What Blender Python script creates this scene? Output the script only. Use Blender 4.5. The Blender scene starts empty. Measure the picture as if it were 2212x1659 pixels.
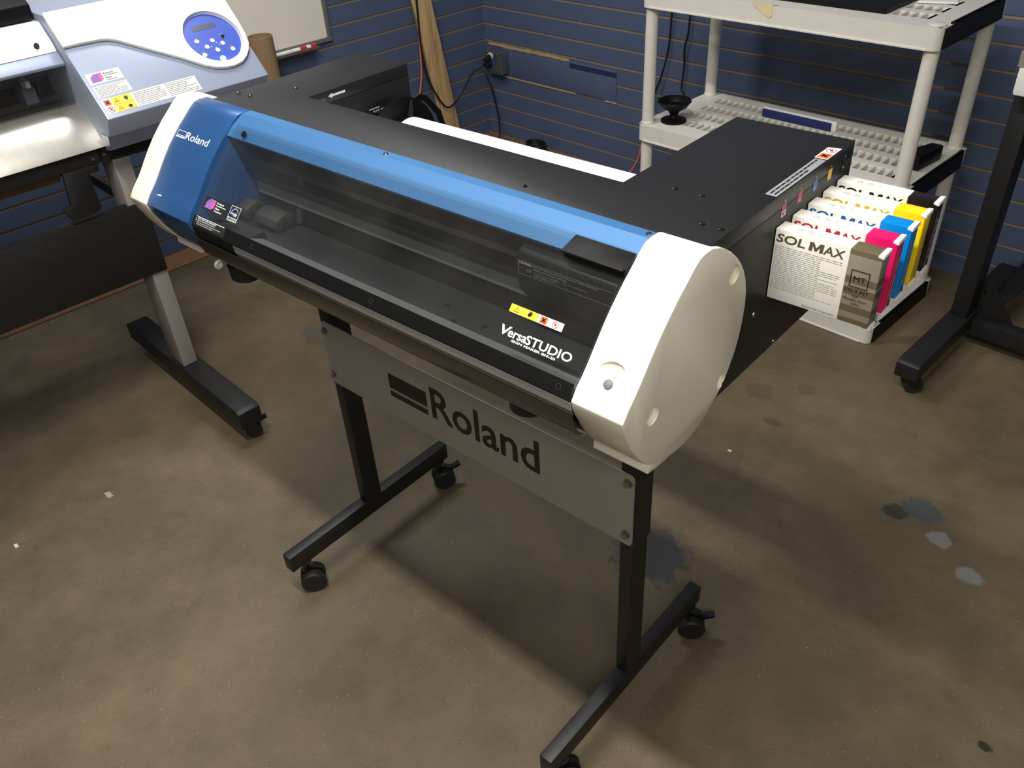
import bpy, bmesh, math, random
from mathutils import Vector, Matrix
random.seed(7)
sc = bpy.context.scene
COL = sc.collection

# ------------------------------------------------------------------ camera, light, exposure
cd = bpy.data.cameras.new('camera'); cam = bpy.data.objects.new('camera', cd); COL.objects.link(cam)
cd.sensor_width = 36.0; cd.lens = 36.0 * 1808.63 / 2212; cd.clip_start = 0.02; cd.clip_end = 60
yaw, pitch, roll = math.radians(-43.30793), math.radians(-36.22528), math.radians(-3.808299)
f = Vector((math.cos(pitch) * math.sin(yaw), math.cos(pitch) * math.cos(yaw), math.sin(pitch)))
r = f.cross(Vector((0, 0, 1))).normalized(); u = r.cross(f)
c_, s_ = math.cos(roll), math.sin(roll)
R_, U_ = c_ * r + s_ * u, -s_ * r + c_ * u
cam.matrix_world = Matrix(((R_.x, U_.x, -f.x, 1.40805), (R_.y, U_.y, -f.y, -0.5933), (R_.z, U_.z, -f.z, 1.52214), (0, 0, 0, 1)))
sc.camera = cam
sc.view_settings.view_transform = 'Standard'; sc.view_settings.look = 'None'
sc.view_settings.gamma = 1.0; sc.view_settings.use_curve_mapping = False
sc.view_settings.exposure = 0.0

w = bpy.data.worlds.new('world'); sc.world = w; w.use_nodes = True
w.node_tree.nodes['Background'].inputs[0].default_value = (0.85, 0.84, 0.80, 1)
w.node_tree.nodes['Background'].inputs[1].default_value = 0.055

def area(name, loc, target, sx, sy, power, color):
    l = bpy.data.lights.new(name, 'AREA'); l.shape = 'RECTANGLE'; l.size = sx; l.size_y = sy
    l.energy = power; l.color = color
    o = bpy.data.objects.new(name, l); COL.objects.link(o); o.location = loc
    o.rotation_euler = (Vector(target) - Vector(loc)).to_track_quat('-Z', 'Y').to_euler()
    return o
area('ceiling_tube_light', (0.68, -0.36, 2.70), (0.68, -0.36, 0), 1.2, 0.09, 62, (1.0, 0.965, 0.905))
area('ceiling_back_light', (2.3, -1.5, 2.70), (2.0, -1.0, 0.3), 1.2, 0.3, 40, (1.0, 0.95, 0.86))
area('plotter_fill_light', (-0.75, 0.75, 2.70), (-0.85, 0.85, 0), 1.2, 0.15, 27, (0.97, 0.98, 1.0))  # fill lamp added to brighten the wide printer, no fixture seen there

# ------------------------------------------------------------------ frames
A0 = 0.0761073
CO = Vector((2.41630803 * math.sin(A0) - 1.76515873 * math.cos(A0), 2.41630803 * math.cos(A0) + 1.76515873 * math.sin(A0), 0))
ROOM = Matrix.Translation(CO) @ Matrix.Rotation(-A0, 4, 'Z')     # room x along back wall, room y = -distance from back wall
WORLD = Matrix.Identity(4)

# ------------------------------------------------------------------ materials
_mats = {}
def mat(name, col, rough=0.5, metal=0.0, var=0.06, scale=25, bump=0.0, bscale=300, emit=0.0, spec=0.5, coat=0.0):
    if name in _mats: return _mats[name]
    m = bpy.data.materials.new(name); m.use_nodes = True; nt = m.node_tree; b = nt.nodes['Principled BSDF']
    b.inputs['Roughness'].default_value = rough; b.inputs['Metallic'].default_value = metal
    b.inputs['Specular IOR Level'].default_value = spec; b.inputs['Coat Weight'].default_value = coat
    tc = nt.nodes.new('ShaderNodeTexCoord'); n = nt.nodes.new('ShaderNodeTexNoise'); n.inputs['Scale'].default_value = scale
    n.inputs['Detail'].default_value = 4
    nt.links.new(tc.outputs['Object'], n.inputs['Vector'])
    cr = nt.nodes.new('ShaderNodeValToRGB')
    cr.color_ramp.elements[0].color = (*[c * (1 - var) for c in col], 1); cr.color_ramp.elements[1].color = (*[min(1, c * (1 + var)) for c in col], 1)
    cr.color_ramp.elements[0].position = .3; cr.color_ramp.elements[1].position = .7
    nt.links.new(n.outputs['Fac'], cr.inputs['Fac']); nt.links.new(cr.outputs['Color'], b.inputs['Base Color'])
    if bump:
        n2 = nt.nodes.new('ShaderNodeTexNoise'); n2.inputs['Scale'].default_value = bscale
        nt.links.new(tc.outputs['Object'], n2.inputs['Vector'])
        bp = nt.nodes.new('ShaderNodeBump'); bp.inputs['Strength'].default_value = bump; bp.inputs['Distance'].default_value = .001
        nt.links.new(n2.outputs['Fac'], bp.inputs['Height']); nt.links.new(bp.outputs['Normal'], b.inputs['Normal'])
    if emit:
        b.inputs['Emission Color'].default_value = (*col, 1); b.inputs['Emission Strength'].default_value = emit
    _mats[name] = m; return m

def S(r_, g, b):   # sRGB 0-255 to linear
    t = lambda c: (c / 255 / 12.92) if c <= 10 else ((c / 255 + .055) / 1.055) ** 2.4
    return (t(r_), t(g), t(b))

M = dict(
    wcap=mat('ivory_plastic', S(242, 236, 221), .38, var=.01),
    blue=mat('metallic_blue_plastic', S(48, 92, 148), .32, .35, var=.04, scale=900),
    rail=mat('light_metallic_blue', S(56, 109, 160), .5, .2, var=.05, scale=900),
    blk=mat('black_powder_coat', S(27, 27, 28), .42, var=.10, scale=1200, bump=.15, bscale=1500),
    blkm=mat('black_matte_metal', S(27, 27, 28), .5, var=.15, scale=60, bump=.1),
    blkp=mat('black_plastic', S(9, 9, 9), .5, var=.1, spec=.25),
    hole=mat('dark_interior', S(14, 14, 14), .8),
    rub=mat('black_rubber', S(26, 26, 26), .6, var=.15),
    grey=mat('stand_grey_paint', S(158, 156, 148), .5, .2, var=.03, scale=500),
    ink=mat('black_print', S(18, 15, 12), .5),
    wink=mat('white_print', S(235, 235, 235), .5),
    dgr=mat('dark_grey_print', S(72, 72, 70), .6), link=mat('light_grey_print', S(172, 170, 164), .6), lsil=mat('label_silver_paper', S(150, 153, 156), .4, .1), gink=mat('grey_print', S(150, 150, 150), .6),
    steel=mat('brushed_steel', S(150, 150, 148), .28, .9, var=.06, scale=80),
    dsteel=mat('dark_glossy_steel', S(82, 80, 74), .22, .75, var=.05, scale=60),
    chrome=mat('screw_metal', S(190, 190, 185), .25, 1.0),
    bscrew=mat('black_screw', S(60, 60, 58), .2, .8),
    paper=mat('label_white', S(236, 234, 228), .5, var=.01),
    yel=mat('label_yellow', S(250, 205, 60), .5, var=.01), org=mat('label_orange', S(240, 110, 60), .5, var=.01),
    red=mat('label_red', S(205, 70, 70), .5, var=.01), redl=mat('label_pink_red', S(200, 70, 95), .5), blul=mat('label_blue', S(80, 130, 195), .5),
    silv=mat('label_silver', S(112, 115, 118), .55, .0), dlab=mat('label_dark', S(34, 33, 33), .45),
    pur=mat('logo_purple', S(140, 95, 175), .5, var=.3, scale=700), pnk=mat('logo_pink', S(225, 90, 150), .5, var=.2, scale=700),
    shelf=mat('pale_grey_plastic', S(224, 221, 211), .5, var=.03, bump=.05),
    vinyl=mat('white_vinyl', S(250, 250, 250), .25, var=.005),
    lav=mat('lavender_grey_plastic', S(160, 171, 194), .4, .15, var=.03, scale=700),
    lavd=mat('slate_grey_plastic', S(110, 115, 135), .4, .15, var=.03, scale=700),
    pwh=mat('white_plastic', S(248, 247, 245), .35, var=.005),
    alu=mat('aluminium', S(200, 197, 188), .33, .85, var=.05, scale=40),
    legs=mat('silver_leg_paint', S(165, 160, 155), .45, .3, var=.03),
    panblue=mat('panel_blue', S(58, 86, 190), .35, var=.03), lcd=mat('lcd_dark', S(70, 80, 95), .3),
    led=mat('blue_led', (0.25, 0.6, 1.0), .3, emit=6.0),
    board=mat('whiteboard_surface', S(238, 232, 218), .25, var=.01), frame=mat('aluminium_frame', S(150, 150, 150), .4, .5),
    card=mat('cardboard_brown', S(150, 122, 92), .8, var=.08, scale=60), hardb=mat('hardboard', S(128, 92, 62), .75, var=.12, scale=30),
    rawwood=mat('raw_mdf_edge', S(190, 160, 115), .8, var=.1, scale=80),
    cord=mat('black_cord', S(20, 20, 22), .45), ocord=mat('orange_cord', S(225, 115, 80), .5),
    galv=mat('galvanised_steel', S(120, 128, 130), .4, .7, var=.15, scale=120), bplug=mat('blue_tape', S(40, 85, 150), .6),
    felt=mat('blue_felt', S(38, 48, 110), .9, var=.35, scale=500, bump=.5), tape=mat('masking_tape', S(225, 210, 165), .7),
    sblue=mat('slatwall_blue_paint', S(82, 96, 126), .5, var=.06, scale=6, bump=.03), sback=mat('slatwall_groove', S(146, 126, 102), .8, var=.1, scale=30),
    sblued=mat('gap_shade_blue', S(36, 48, 84), .55),
    chip=mat('paint_chip', S(215, 210, 200), .7), ceil=mat('ceiling_tile', S(200, 196, 186), .9),
)

def wood_mat():
    m = bpy.data.materials.new('pine_wood'); m.use_nodes = True; nt = m.node_tree; b = nt.nodes['Principled BSDF']
    b.inputs['Roughness'].default_value = .65
    tc = nt.nodes.new('ShaderNodeTexCoord'); mp = nt.nodes.new('ShaderNodeMapping'); mp.inputs['Scale'].default_value = (18, 18, 1.6)
    n = nt.nodes.new('ShaderNodeTexNoise'); n.inputs['Scale'].default_value = 3; n.inputs['Detail'].default_value = 6; n.inputs['Distortion'].default_value = .6
    cr = nt.nodes.new('ShaderNodeValToRGB'); cr.color_ramp.elements[0].color = (*S(168, 130, 84), 1); cr.color_ramp.elements[1].color = (*S(222, 188, 136), 1)
    cr.color_ramp.elements[0].position = .3; cr.color_ramp.elements[1].position = .55
    nt.links.new(tc.outputs['Object'], mp.inputs['Vector']); nt.links.new(mp.outputs[0], n.inputs['Vector']); nt.links.new(n.outputs['Fac'], cr.inputs['Fac'])
    nt.links.new(cr.outputs[0], b.inputs['Base Color']); return m
M['pine'] = wood_mat(); M['bay'] = mat('bay_charcoal', S(68, 66, 60), .5); M['rolg2'] = mat('rail_band_grey', S(112, 113, 112), .4, .2)

def clear_mat(name, tint, rough=.02, ior=1.45, gl=1.0, haze=0.0, hazecol=(.5, .5, .5)):
    m = bpy.data.materials.new(name); m.use_nodes = True; nt = m.node_tree
    for n in list(nt.nodes): nt.nodes.remove(n)
    o = nt.nodes.new('ShaderNodeOutputMaterial'); t = nt.nodes.new('ShaderNodeBsdfTransparent'); t.inputs[0].default_value = (*tint, 1)
    g = nt.nodes.new('ShaderNodeBsdfGlossy'); g.inputs['Roughness'].default_value = rough; g.inputs[0].default_value = (gl, gl, gl, 1)
    fr = nt.nodes.new('ShaderNodeFresnel'); ge = nt.nodes.new('ShaderNodeNewGeometry'); mr = nt.nodes.new('ShaderNodeMapRange')   # same reflectance on both faces of the thin sheet
    mr.inputs['To Min'].default_value = ior; mr.inputs['To Max'].default_value = 1 / ior
    nt.links.new(ge.outputs['Backfacing'], mr.inputs['Value']); nt.links.new(mr.outputs[0], fr.inputs[0])
    d = nt.nodes.new('ShaderNodeBsdfDiffuse'); d.inputs[0].default_value = (*hazecol, 1)
    tc = nt.nodes.new('ShaderNodeTexCoord'); nz = nt.nodes.new('ShaderNodeTexNoise'); nz.inputs['Scale'].default_value = 9
    nt.links.new(tc.outputs['Object'], nz.inputs['Vector'])
    mm = nt.nodes.new('ShaderNodeMath'); mm.operation = 'MULTIPLY'; mm.inputs[1].default_value = haze * 2; nt.links.new(nz.outputs['Fac'], mm.inputs[0])
    m1 = nt.nodes.new('ShaderNodeMixShader'); nt.links.new(mm.outputs[0], m1.inputs[0]); nt.links.new(t.outputs[0], m1.inputs[1]); nt.links.new(d.outputs[0], m1.inputs[2])
    m2 = nt.nodes.new('ShaderNodeMixShader'); nt.links.new(fr.outputs[0], m2.inputs[0]); nt.links.new(m1.outputs[0], m2.inputs[1]); nt.links.new(g.outputs[0], m2.inputs[2])
    nt.links.new(m2.outputs[0], o.inputs[0]); return m
M['cover'] = clear_mat('clear_acrylic_cover', (.93, .94, .94), haze=.012)
M['pcover'] = clear_mat('plotter_clear_cover', (.9, .9, .9), haze=.02)
M['apron'] = clear_mat('clear_plastic_apron', (.72, .72, .70), rough=.06, haze=.10, hazecol=(.30, .28, .24))

def floor_mat():
    m = bpy.data.materials.new('stained_concrete'); m.use_nodes = True; nt = m.node_tree; L = nt.links; N = nt.nodes
    b = N['Principled BSDF']; b.inputs['Specular IOR Level'].default_value = .35
    geo = N.new('ShaderNodeTexCoord')
    def noise(scale, detail=5, rough=.6, dist=0):
        n = N.new('ShaderNodeTexNoise'); n.inputs['Scale'].default_value = scale; n.inputs['Detail'].default_value = detail
        n.inputs['Roughness'].default_value = rough; n.inputs['Distortion'].default_value = dist; L.new(geo.outputs['Object'], n.inputs['Vector']); return n
    def ramp(src, stops):
        c = N.new('ShaderNodeValToRGB'); e = c.color_ramp.elements
        while len(e) < len(stops): e.new(.5)
        for i, (p, col) in enumerate(stops): e[i].position = p; e[i].color = (*col, 1)
        L.new(src, c.inputs[0]); return c
    big = noise(1.6, 6, .62, .4); base = ramp(big.outputs[0], [(.3, S(89, 79, 63)), (.5, S(104, 92, 72)), (.72, S(121, 107, 84))])
    mid = noise(9, 5, .7); midc = ramp(mid.outputs[0], [(.3, (.80, .80, .80)), (.7, (1.12, 1.12, 1.12))])
    mx = N.new('ShaderNodeMix'); mx.data_type = 'RGBA'; mx.blend_type = 'MULTIPLY'; mx.inputs[0].default_value = .8
    L.new(base.outputs[0], mx.inputs[6]); L.new(midc.outputs[0], mx.inputs[7])
    fine = noise(260, 3, .7); fc = ramp(fine.outputs[0], [(.3, (.86, .86, .86)), (.7, (1.14, 1.14, 1.14))])
    mx2 = N.new('ShaderNodeMix'); mx2.data_type = 'RGBA'; mx2.blend_type = 'MULTIPLY'; mx2.inputs[0].default_value = 1.0
    L.new(mx.outputs[2], mx2.inputs[6]); L.new(fc.outputs[0], mx2.inputs[7])
    # light aggregate specks
    vo = N.new('ShaderNodeTexVoronoi'); vo.inputs['Scale'].default_value = 55; L.new(geo.outputs['Object'], vo.inputs['Vector'])
    sp = ramp(vo.outputs['Distance'], [(.045, (1, 1, 1)), (.075, (0, 0, 0))])
    mx3 = N.new('ShaderNodeMix'); mx3.data_type = 'RGBA'; L.new(mx2.outputs[2], mx3.inputs[6]); mx3.inputs[7].default_value = (*S(190, 172, 140), 1)
    sm = N.new('ShaderNodeMath'); sm.operation = 'MULTIPLY'; sm.inputs[1].default_value = .55; L.new(sp.outputs[0], sm.inputs[0]); L.new(sm.outputs[0], mx3.inputs[0])
    cur = mx3.outputs[2]
    wob = noise(28, 4, .7)
    sep = N.new('ShaderNodeSeparateXYZ'); L.new(geo.outputs['Object'], sep.inputs[0])
    def stain(x, y, rx, ry, col, amt, edge=.25):
        nonlocal cur
        def m2(op, a, bb):
            n = N.new('ShaderNodeMath'); n.operation = op
            for i, v in enumerate((a, bb)):
                if isinstance(v, (int, float)): n.inputs[i].default_value = v
                else: L.new(v, n.inputs[i])
            return n.outputs[0]
        dx = m2('DIVIDE', m2('SUBTRACT', sep.outputs[0], x), rx); dy = m2('DIVIDE', m2('SUBTRACT', sep.outputs[1], y), ry)
        d = m2('SQRT', m2('ADD', m2('MULTIPLY', dx, dx), m2('MULTIPLY', dy, dy)), 0)
        d = m2('ADD', d, m2('MULTIPLY', m2('SUBTRACT', wob.outputs[0], .5), 1.5))
        mr = N.new('ShaderNodeMapRange'); mr.inputs['From Min'].default_value = 1; mr.inputs['From Max'].default_value = 1 - edge
        mr.inputs['To Min'].default_value = 0; mr.inputs['To Max'].default_value = amt; L.new(d, mr.inputs['Value'])
        x_ = N.new('ShaderNodeMix'); x_.data_type = 'RGBA'; L.new(mr.outputs[0], x_.inputs[0]); L.new(cur, x_.inputs[6]); x_.inputs[7].default_value = (*col, 1)
        cur = x_.outputs[2]
    stain(1.091, 1.088, .035, .03, S(52, 52, 50), .85); stain(1.14, 1.129, .055, .045, S(72, 78, 84), .85)
    stain(1.205, 1.06, .03, .03, S(140, 140, 140), .75); stain(1.295, .988, .03, .028, S(135, 138, 138), .7)
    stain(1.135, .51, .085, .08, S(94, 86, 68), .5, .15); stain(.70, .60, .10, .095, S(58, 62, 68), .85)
    stain(-.726, .735, .085, .06, S(80, 76, 66), .6); stain(.691, 1.223, .03, .022, S(75, 66, 54), .7, .5)
    stain(.595, 1.333, .05, .045, S(84, 74, 58), .55); stain(.70, 1.42, .03, .03, S(84, 74, 58), .45)
    stain(1.45, .587, .016, .012, S(40, 36, 32), .9); stain(-.95, .95, .07, .04, S(140, 80, 50), .35, .6)
    L.new(cur, b.inputs['Base Color'])
    rr = ramp(mid.outputs[0], [(.3, (.42, .42, .42)), (.7, (.62, .62, .62))]); L.new(rr.outputs[0], b.inputs['Roughness'])
    bp = N.new('ShaderNodeBump'); bp.inputs['Strength'].default_value = .12; bp.inputs['Distance'].default_value = .002; L.new(fine.outputs[0], bp.inputs['Height']); L.new(bp.outputs[0], b.inputs['Normal'])
    return m
M['floor'] = floor_mat()

# ------------------------------------------------------------------ mesh building
_fonts = {}
def text_polys(s, bold=0.0, shear=0.0):
    cu = bpy.data.curves.new('t', 'FONT'); cu.body = s; cu.size = 1; cu.resolution_u = 3; cu.offset = bold; cu.shear = shear
    o = bpy.data.objects.new('t', cu); COL.objects.link(o)
    dg = bpy.context.evaluated_depsgraph_get(); me = bpy.data.meshes.new_from_object(o.evaluated_get(dg))
    vs = [v.co.copy() for v in me.vertices]; fs = [tuple(p.vertices) for p in me.polygons]
    bpy.data.objects.remove(o); bpy.data.curves.remove(cu); bpy.data.meshes.remove(me)
    return vs, fs

class MB:
    def __init__(s): s.V = []; s.F = []; s.MI = []; s.mats = []
    def mi(s, m):
        m = M[m] if isinstance(m, str) else m
        if m not in s.mats: s.mats.append(m)
        return s.mats.index(m)
    def raw(s, vs, fs, m):
        b = len(s.V); k = s.mi(m); s.V += [Vector(v) for v in vs]
        for f_ in fs: s.F.append(tuple(b + i for i in f_)); s.MI.append(k)
        return s
    def poly(s, pts, m): return s.raw(pts, [tuple(range(len(pts)))], m)
    def box(s, x0, x1, y0, y1, z0, z1, m):
        v = [(x, y, z) for z in (z0, z1) for y in (y0, y1) for x in (x0, x1)]
        return s.raw(v, [(0, 2, 3, 1), (4, 5, 7, 6), (0, 1, 5, 4), (2, 6, 7, 3), (0, 4, 6, 2), (1, 3, 7, 5)], m)
    def prism(s, prof, axis, a, b, m):
        def P(p, t): return {0: (t, p[0], p[1]), 1: (p[0], t, p[1]), 2: (p[0], p[1], t)}[axis]
        n = len(prof); v = [P(p, a) for p in prof] + [P(p, b) for p in prof]
        fs = [tuple(range(n)), tuple(range(2 * n - 1, n - 1, -1))] + [(i, (i + 1) % n, n + (i + 1) % n, n + i) for i in range(n)]
        return s.raw(v, fs, m)
    def cyl(s, p0, p1, r0, m, n=24, r1=None):
        p0, p1 = Vector(p0), Vector(p1); d = (p1 - p0).normalized(); r1 = r0 if r1 is None else r1
        a = d.orthogonal().normalized(); b = d.cross(a); v = []
        for p, r_ in ((p0, r0), (p1, r1)):
            v += [p + r_ * (math.cos(2 * math.pi * i / n) * a + math.sin(2 * math.pi * i / n) * b) for i in range(n)]
        return s.raw(v, [tuple(range(n)), tuple(range(2 * n - 1, n - 1, -1))] + [(i, (i + 1) % n, n + (i + 1) % n, n + i) for i in range(n)], m)
    def lathe(s, p0, d, prof, m, n=32):   # prof: (radius, height along d)
        p0, d = Vector(p0), Vector(d).normalized(); a = d.orthogonal().normalized(); b = d.cross(a); v = []; fs = []
        for r_, h in prof: v += [p0 + d * h + r_ * (math.cos(2 * math.pi * i / n) * a + math.sin(2 * math.pi * i / n) * b) for i in range(n)]
        for k in range(len(prof) - 1): fs += [(k * n + i, k * n + (i + 1) % n, (k + 1) * n + (i + 1) % n, (k + 1) * n + i) for i in range(n)]
        fs += [tuple(range(n)), tuple(range(len(v) - 1, len(v) - n - 1, -1))]
        return s.raw(v, fs, m)
    def tube(s, pts, r_, m, n=10, sub=6):
        P = [Vector(p) for p in pts]; Q = []
        for i in range(len(P) - 1):
            a, b, c, d = P[max(i - 1, 0)], P[i], P[i + 1], P[min(i + 2, len(P) - 1)]
            for k in range(sub):
                t = k / sub; Q.append(.5 * (2 * b + (c - a) * t + (2 * a - 5 * b + 4 * c - d) * t * t + (3 * b - a - 3 * c + d) * t ** 3))
        Q.append(P[-1]); v = []; up = None
        for i, q in enumerate(Q):
            t = (Q[min(i + 1, len(Q) - 1)] - Q[max(i - 1, 0)]).normalized()
            a = t.orthogonal().normalized() if up is None else (up - t * up.dot(t)).normalized(); up = a; b = t.cross(a)
            v += [q + r_ * (math.cos(2 * math.pi * j / n) * a + math.sin(2 * math.pi * j / n) * b) for j in range(n)]
        fs = [(i * n + j, i * n + (j + 1) % n, (i + 1) * n + (j + 1) % n, (i + 1) * n + j) for i in range(len(Q) - 1) for j in range(n)]
        fs += [tuple(range(n)), tuple(range(len(v) - 1, len(v) - n - 1, -1))]
        return s.raw(v, fs, m)
    # decals: fn(u, v) -> point on surface
    def drect(s, fn, u0, u1, v0, v1, m, nu=1, nv=1):
        v = [fn(u0 + (u1 - u0) * i / nu, v0 + (v1 - v0) * j / nv) for j in range(nv + 1) for i in range(nu + 1)]
        return s.raw(v, [(j * (nu + 1) + i, j * (nu + 1) + i + 1, (j + 1) * (nu + 1) + i + 1, (j + 1) * (nu + 1) + i) for j in range(nv) for i in range(nu)], m)
    def dpoly(s, fn, pts, m): return s.raw([fn(*p) for p in pts], [tuple(range(len(pts)))], m)
    def dring(s, fn, cu, cv, ro, ri, m, n=28, a0=0, a1=360):
        v = []
        for i in range(n + 1):
            a = math.radians(a0 + (a1 - a0) * i / n); v += [fn(cu + ro * math.cos(a), cv + ro * math.sin(a)), fn(cu + ri * math.cos(a), cv + ri * math.sin(a))]
        return s.raw(v, [(2 * i, 2 * i + 2, 2 * i + 3, 2 * i + 1) for i in range(n)], m)
    def ddisc(s, fn, cu, cv, r_, m, n=20): return s.raw([fn(cu + r_ * math.cos(2 * math.pi * i / n), cv + r_ * math.sin(2 * math.pi * i / n)) for i in range(n)], [tuple(range(n))], m)
    def dtext(s, fn, txt, u0, u1, v0, v1, m, bold=0.0, shear=0.0, fit=True):
        vs, fs = text_polys(txt, bold, shear)
        if not vs: return s
        ax, bx = min(v.x for v in vs), max(v.x for v in vs); ay, by = min(v.y for v in vs), max(v.y for v in vs)
        return s.raw([fn(u0 + (v.x - ax) / (bx - ax) * (u1 - u0), v0 + (v.y - ay) / (by - ay) * (v1 - v0)) for v in vs], fs, m)
    def xf(s, mtx): s.V = [mtx @ v for v in s.V]; return s
    def build(s, name, parent=None, origin=(0, 0, 0), smooth=True, bevel=0.0, angle=32, ops=None):
        me = bpy.data.meshes.new(name); o_ = Vector(origin)
        me.from_pydata([v - o_ for v in s.V], [], s.F)
        for m in s.mats: me.materials.append(m)
        for i, p in enumerate(me.polygons): p.material_index = s.MI[i]
        bm = bmesh.new(); bm.from_mesh(me); bmesh.ops.recalc_face_normals(bm, faces=bm.faces)
        if bevel:
            ed = [e for e in bm.edges if len(e.link_faces) == 2 and e.calc_face_angle(0) > math.radians(30)]
            bmesh.ops.bevel(bm, geom=ed, offset=bevel, segments=2, profile=.5, affect='EDGES', clamp_overlap=True)
        bm.to_mesh(me); bm.free()
        if smooth:
            me.shade_smooth(); me.set_sharp_from_angle(angle=math.radians(angle))
        ob = bpy.data.objects.new(name, me); COL.objects.link(ob)
        if parent is not None: ob.parent = parent
        return ob

def boolean_cut(ob, cutter_mb):
    """carve real recesses: evaluates once and throws the cutter away"""
    cut = cutter_mb.build('cut', smooth=False)
    cut.matrix_world = Matrix.Identity(4)
    par = ob.parent; ob.parent = None
    md = ob.modifiers.new('b', 'BOOLEAN'); md.operation = 'DIFFERENCE'; md.object = cut; md.solver = 'EXACT'
    dg = bpy.context.evaluated_depsgraph_get(); dg.update()
    me = bpy.data.meshes.new_from_object(ob.evaluated_get(dg)); ob.modifiers.clear(); ob.data = me
    me.shade_smooth(); me.set_sharp_from_angle(angle=math.radians(32))
    bpy.data.objects.remove(cut); ob.parent = par
    return ob

class Thing:
    def __init__(s, name, label, cat, frame, base, group=None):
        s.frame = frame; s.base = Vector(base)
        s.e = bpy.data.objects.new(name, None); COL.objects.link(s.e); s.e.empty_display_size = .05
        s.e.matrix_world = frame @ Matrix.Translation(s.base)
        s.e['label'] = label; s.e['category'] = cat
        if group: s.e['group'] = group
    def part(s, name, mb, parent=None, label=None, **k):
        o = mb.build(name, parent or s.e, s.base, **k)
        if label: o['label'] = label
        return o

def single(name, mb, frame, base, label, cat, group=None, **k):
    o = mb.build(name, None, base, **k); o.matrix_world = frame @ Matrix.Translation(Vector(base))
    o['label'] = label; o['category'] = cat
    if group: o['group'] = group
    return o
def struct(name, mb, frame, base=(0, 0, 0), **k):
    o = mb.build(name, None, base, **k); o.matrix_world = frame @ Matrix.Translation(Vector(base)); o['kind'] = 'structure'; return o

# ------------------------------------------------------------------ the room
struct('floor', MB().box(-3.2, 4.2, -4.0, 3.2, -.05, 0, 'floor'), WORLD, smooth=False)
Z0, DZ, GH = 0.6147, 0.07781, 0.0110
def slatwall(mb, a0, a1, axis, skip=lambda k, t: False):
    """boards between real grooves; axis 0: runs along room x at y=0, axis 1: runs along -y at x=0"""
    D = .004
    k0 = 8; zs = [Z0 - k * DZ for k in range(k0 - 1, -29, -1)]
    lo = 0.0
    for z in zs + [2.75]:
        hi = min(z - GH / 2, 2.75)
        if hi > lo + .002:
            if axis == 0: mb.box(a0, a1, -.0, D, lo, hi, 'sblue')
            else: mb.box(-D, 0, -a1, -a0, lo, hi, 'sblue')
        lo = z + GH / 2
        if lo > 2.75: break
    if axis == 0: mb.box(a0 - .1, a1, D, D + .05, 0, 2.75, 'sback')
    else: mb.box(-D - .05, -D, -a1, -a0 + .004, 0, 2.75, 'sback')
mbw = MB(); slatwall(mbw, .0, 2.288, 0); slatwall(mbw, 2.300, 5.2, 0)
struct('wall_back', mbw, ROOM, smooth=False)
mbl = MB(); slatwall(mbl, .0, 5.6, 1)
struct('wall_left', mbl, ROOM, smooth=False)
struct('ceiling', MB().box(-3.2, 4.2, -4.0, 3.2, 2.78, 2.85, 'ceil'), WORLD, smooth=False)

# hardboard strips lying on the floor along the walls
single('hardboard_strip', MB().box(.002, .132, -3.4, -.17, 0, .006, 'hardb'), ROOM, (.07, -1.7, 0), 'brown hardboard strip lying on the floor along the left wall under the wide printer', 'board')
single('hardboard_strip', MB().box(.002, 1.25, -.165, -.004, 0, .006, 'hardb'), ROOM, (.6, -.08, 0), 'brown hardboard strip lying on the floor in the corner below the outlet box', 'board')

# patched board on the back wall
t = Thing('wall_patch', 'blue patch board set in the slatted back wall beside the outlet box', 'wall patch', ROOM, (.5, 0, .3))
t.part('patch_board', MB().box(.125, .838, -.0045, -.0002, .309, .444, 'sblue'), bevel=.001)
mb = MB()
n = 26
top = [(.03 + .53 * i / n, .4535 + random.uniform(-.0015, .0015)) for i in range(n + 1)]
bot = [(.03 + .53 * i / n, .4435 + random.uniform(-.004, .001)) for i in range(n + 1)]
mb.prism(top + bot[::-1], 1, -.006, -.0004, 'rawwood')
t.part('raw_wood_edge', mb, label='pale raw wood edge')
t.part('gap_shade_strip', MB().box(.565, .838, -.0066, -.0046, .417, .437, 'sblued'), label='dark blue strip painting the shade in the gap')  # raised strip whose dark colour stands in for shade in the gap
mb = MB(); mb.box(.13, .60, -.004, -.0004, .3005, .3075, 'rawwood'); mb.box(.775, .84, -.004, -.0004, .3015, .3085, 'rawwood')
t.part('lower_wood_edge', mb, label='pale raw wood edge')

# outlet box in the corner
t = Thing('outlet_box', 'grey metal outlet box on back wall near the room corner', 'outlet', ROOM, (.11, -.01, .32))
t.part('box', MB().box(.055, .165, -.045, -.0002, .325, .43, 'galv'), bevel=.004)
t.part('cover_plate', MB().box(.052, .168, -.05, -.0455, .322, .433, 'galv'), bevel=.002)
for x, z in ((.062, .424), (.158, .424), (.062, .332), (.158, .332), (.128, .418), (.128, .34)): t.part('screw', MB().cyl((x, -.0505, z), (x, -.0545, z), .0045, 'chrome', 12))
t.part('plate_rib', MB().box(.118, .122, -.0535, -.0505, .335, .42, 'steel'))
t.part('socket', MB().cyl((.088, -.0505, .405), (.088, -.056, .405), .017, 'paper'), label='white round socket')
t.part('blue_tape_mark', MB().box(.10, .114, -.0515, -.0506, .36, .40, 'bplug'), label='strip of blue tape')
t = Thing('power_cord', 'black power cord plugged into the outlet box and looping over to the wooden board', 'cord', ROOM, (.2, -.1, 0))
t.part('plug', MB().cyl((.088, -.057, .402), (.088, -.092, .392), .014, 'cord', 16, .011))
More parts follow.
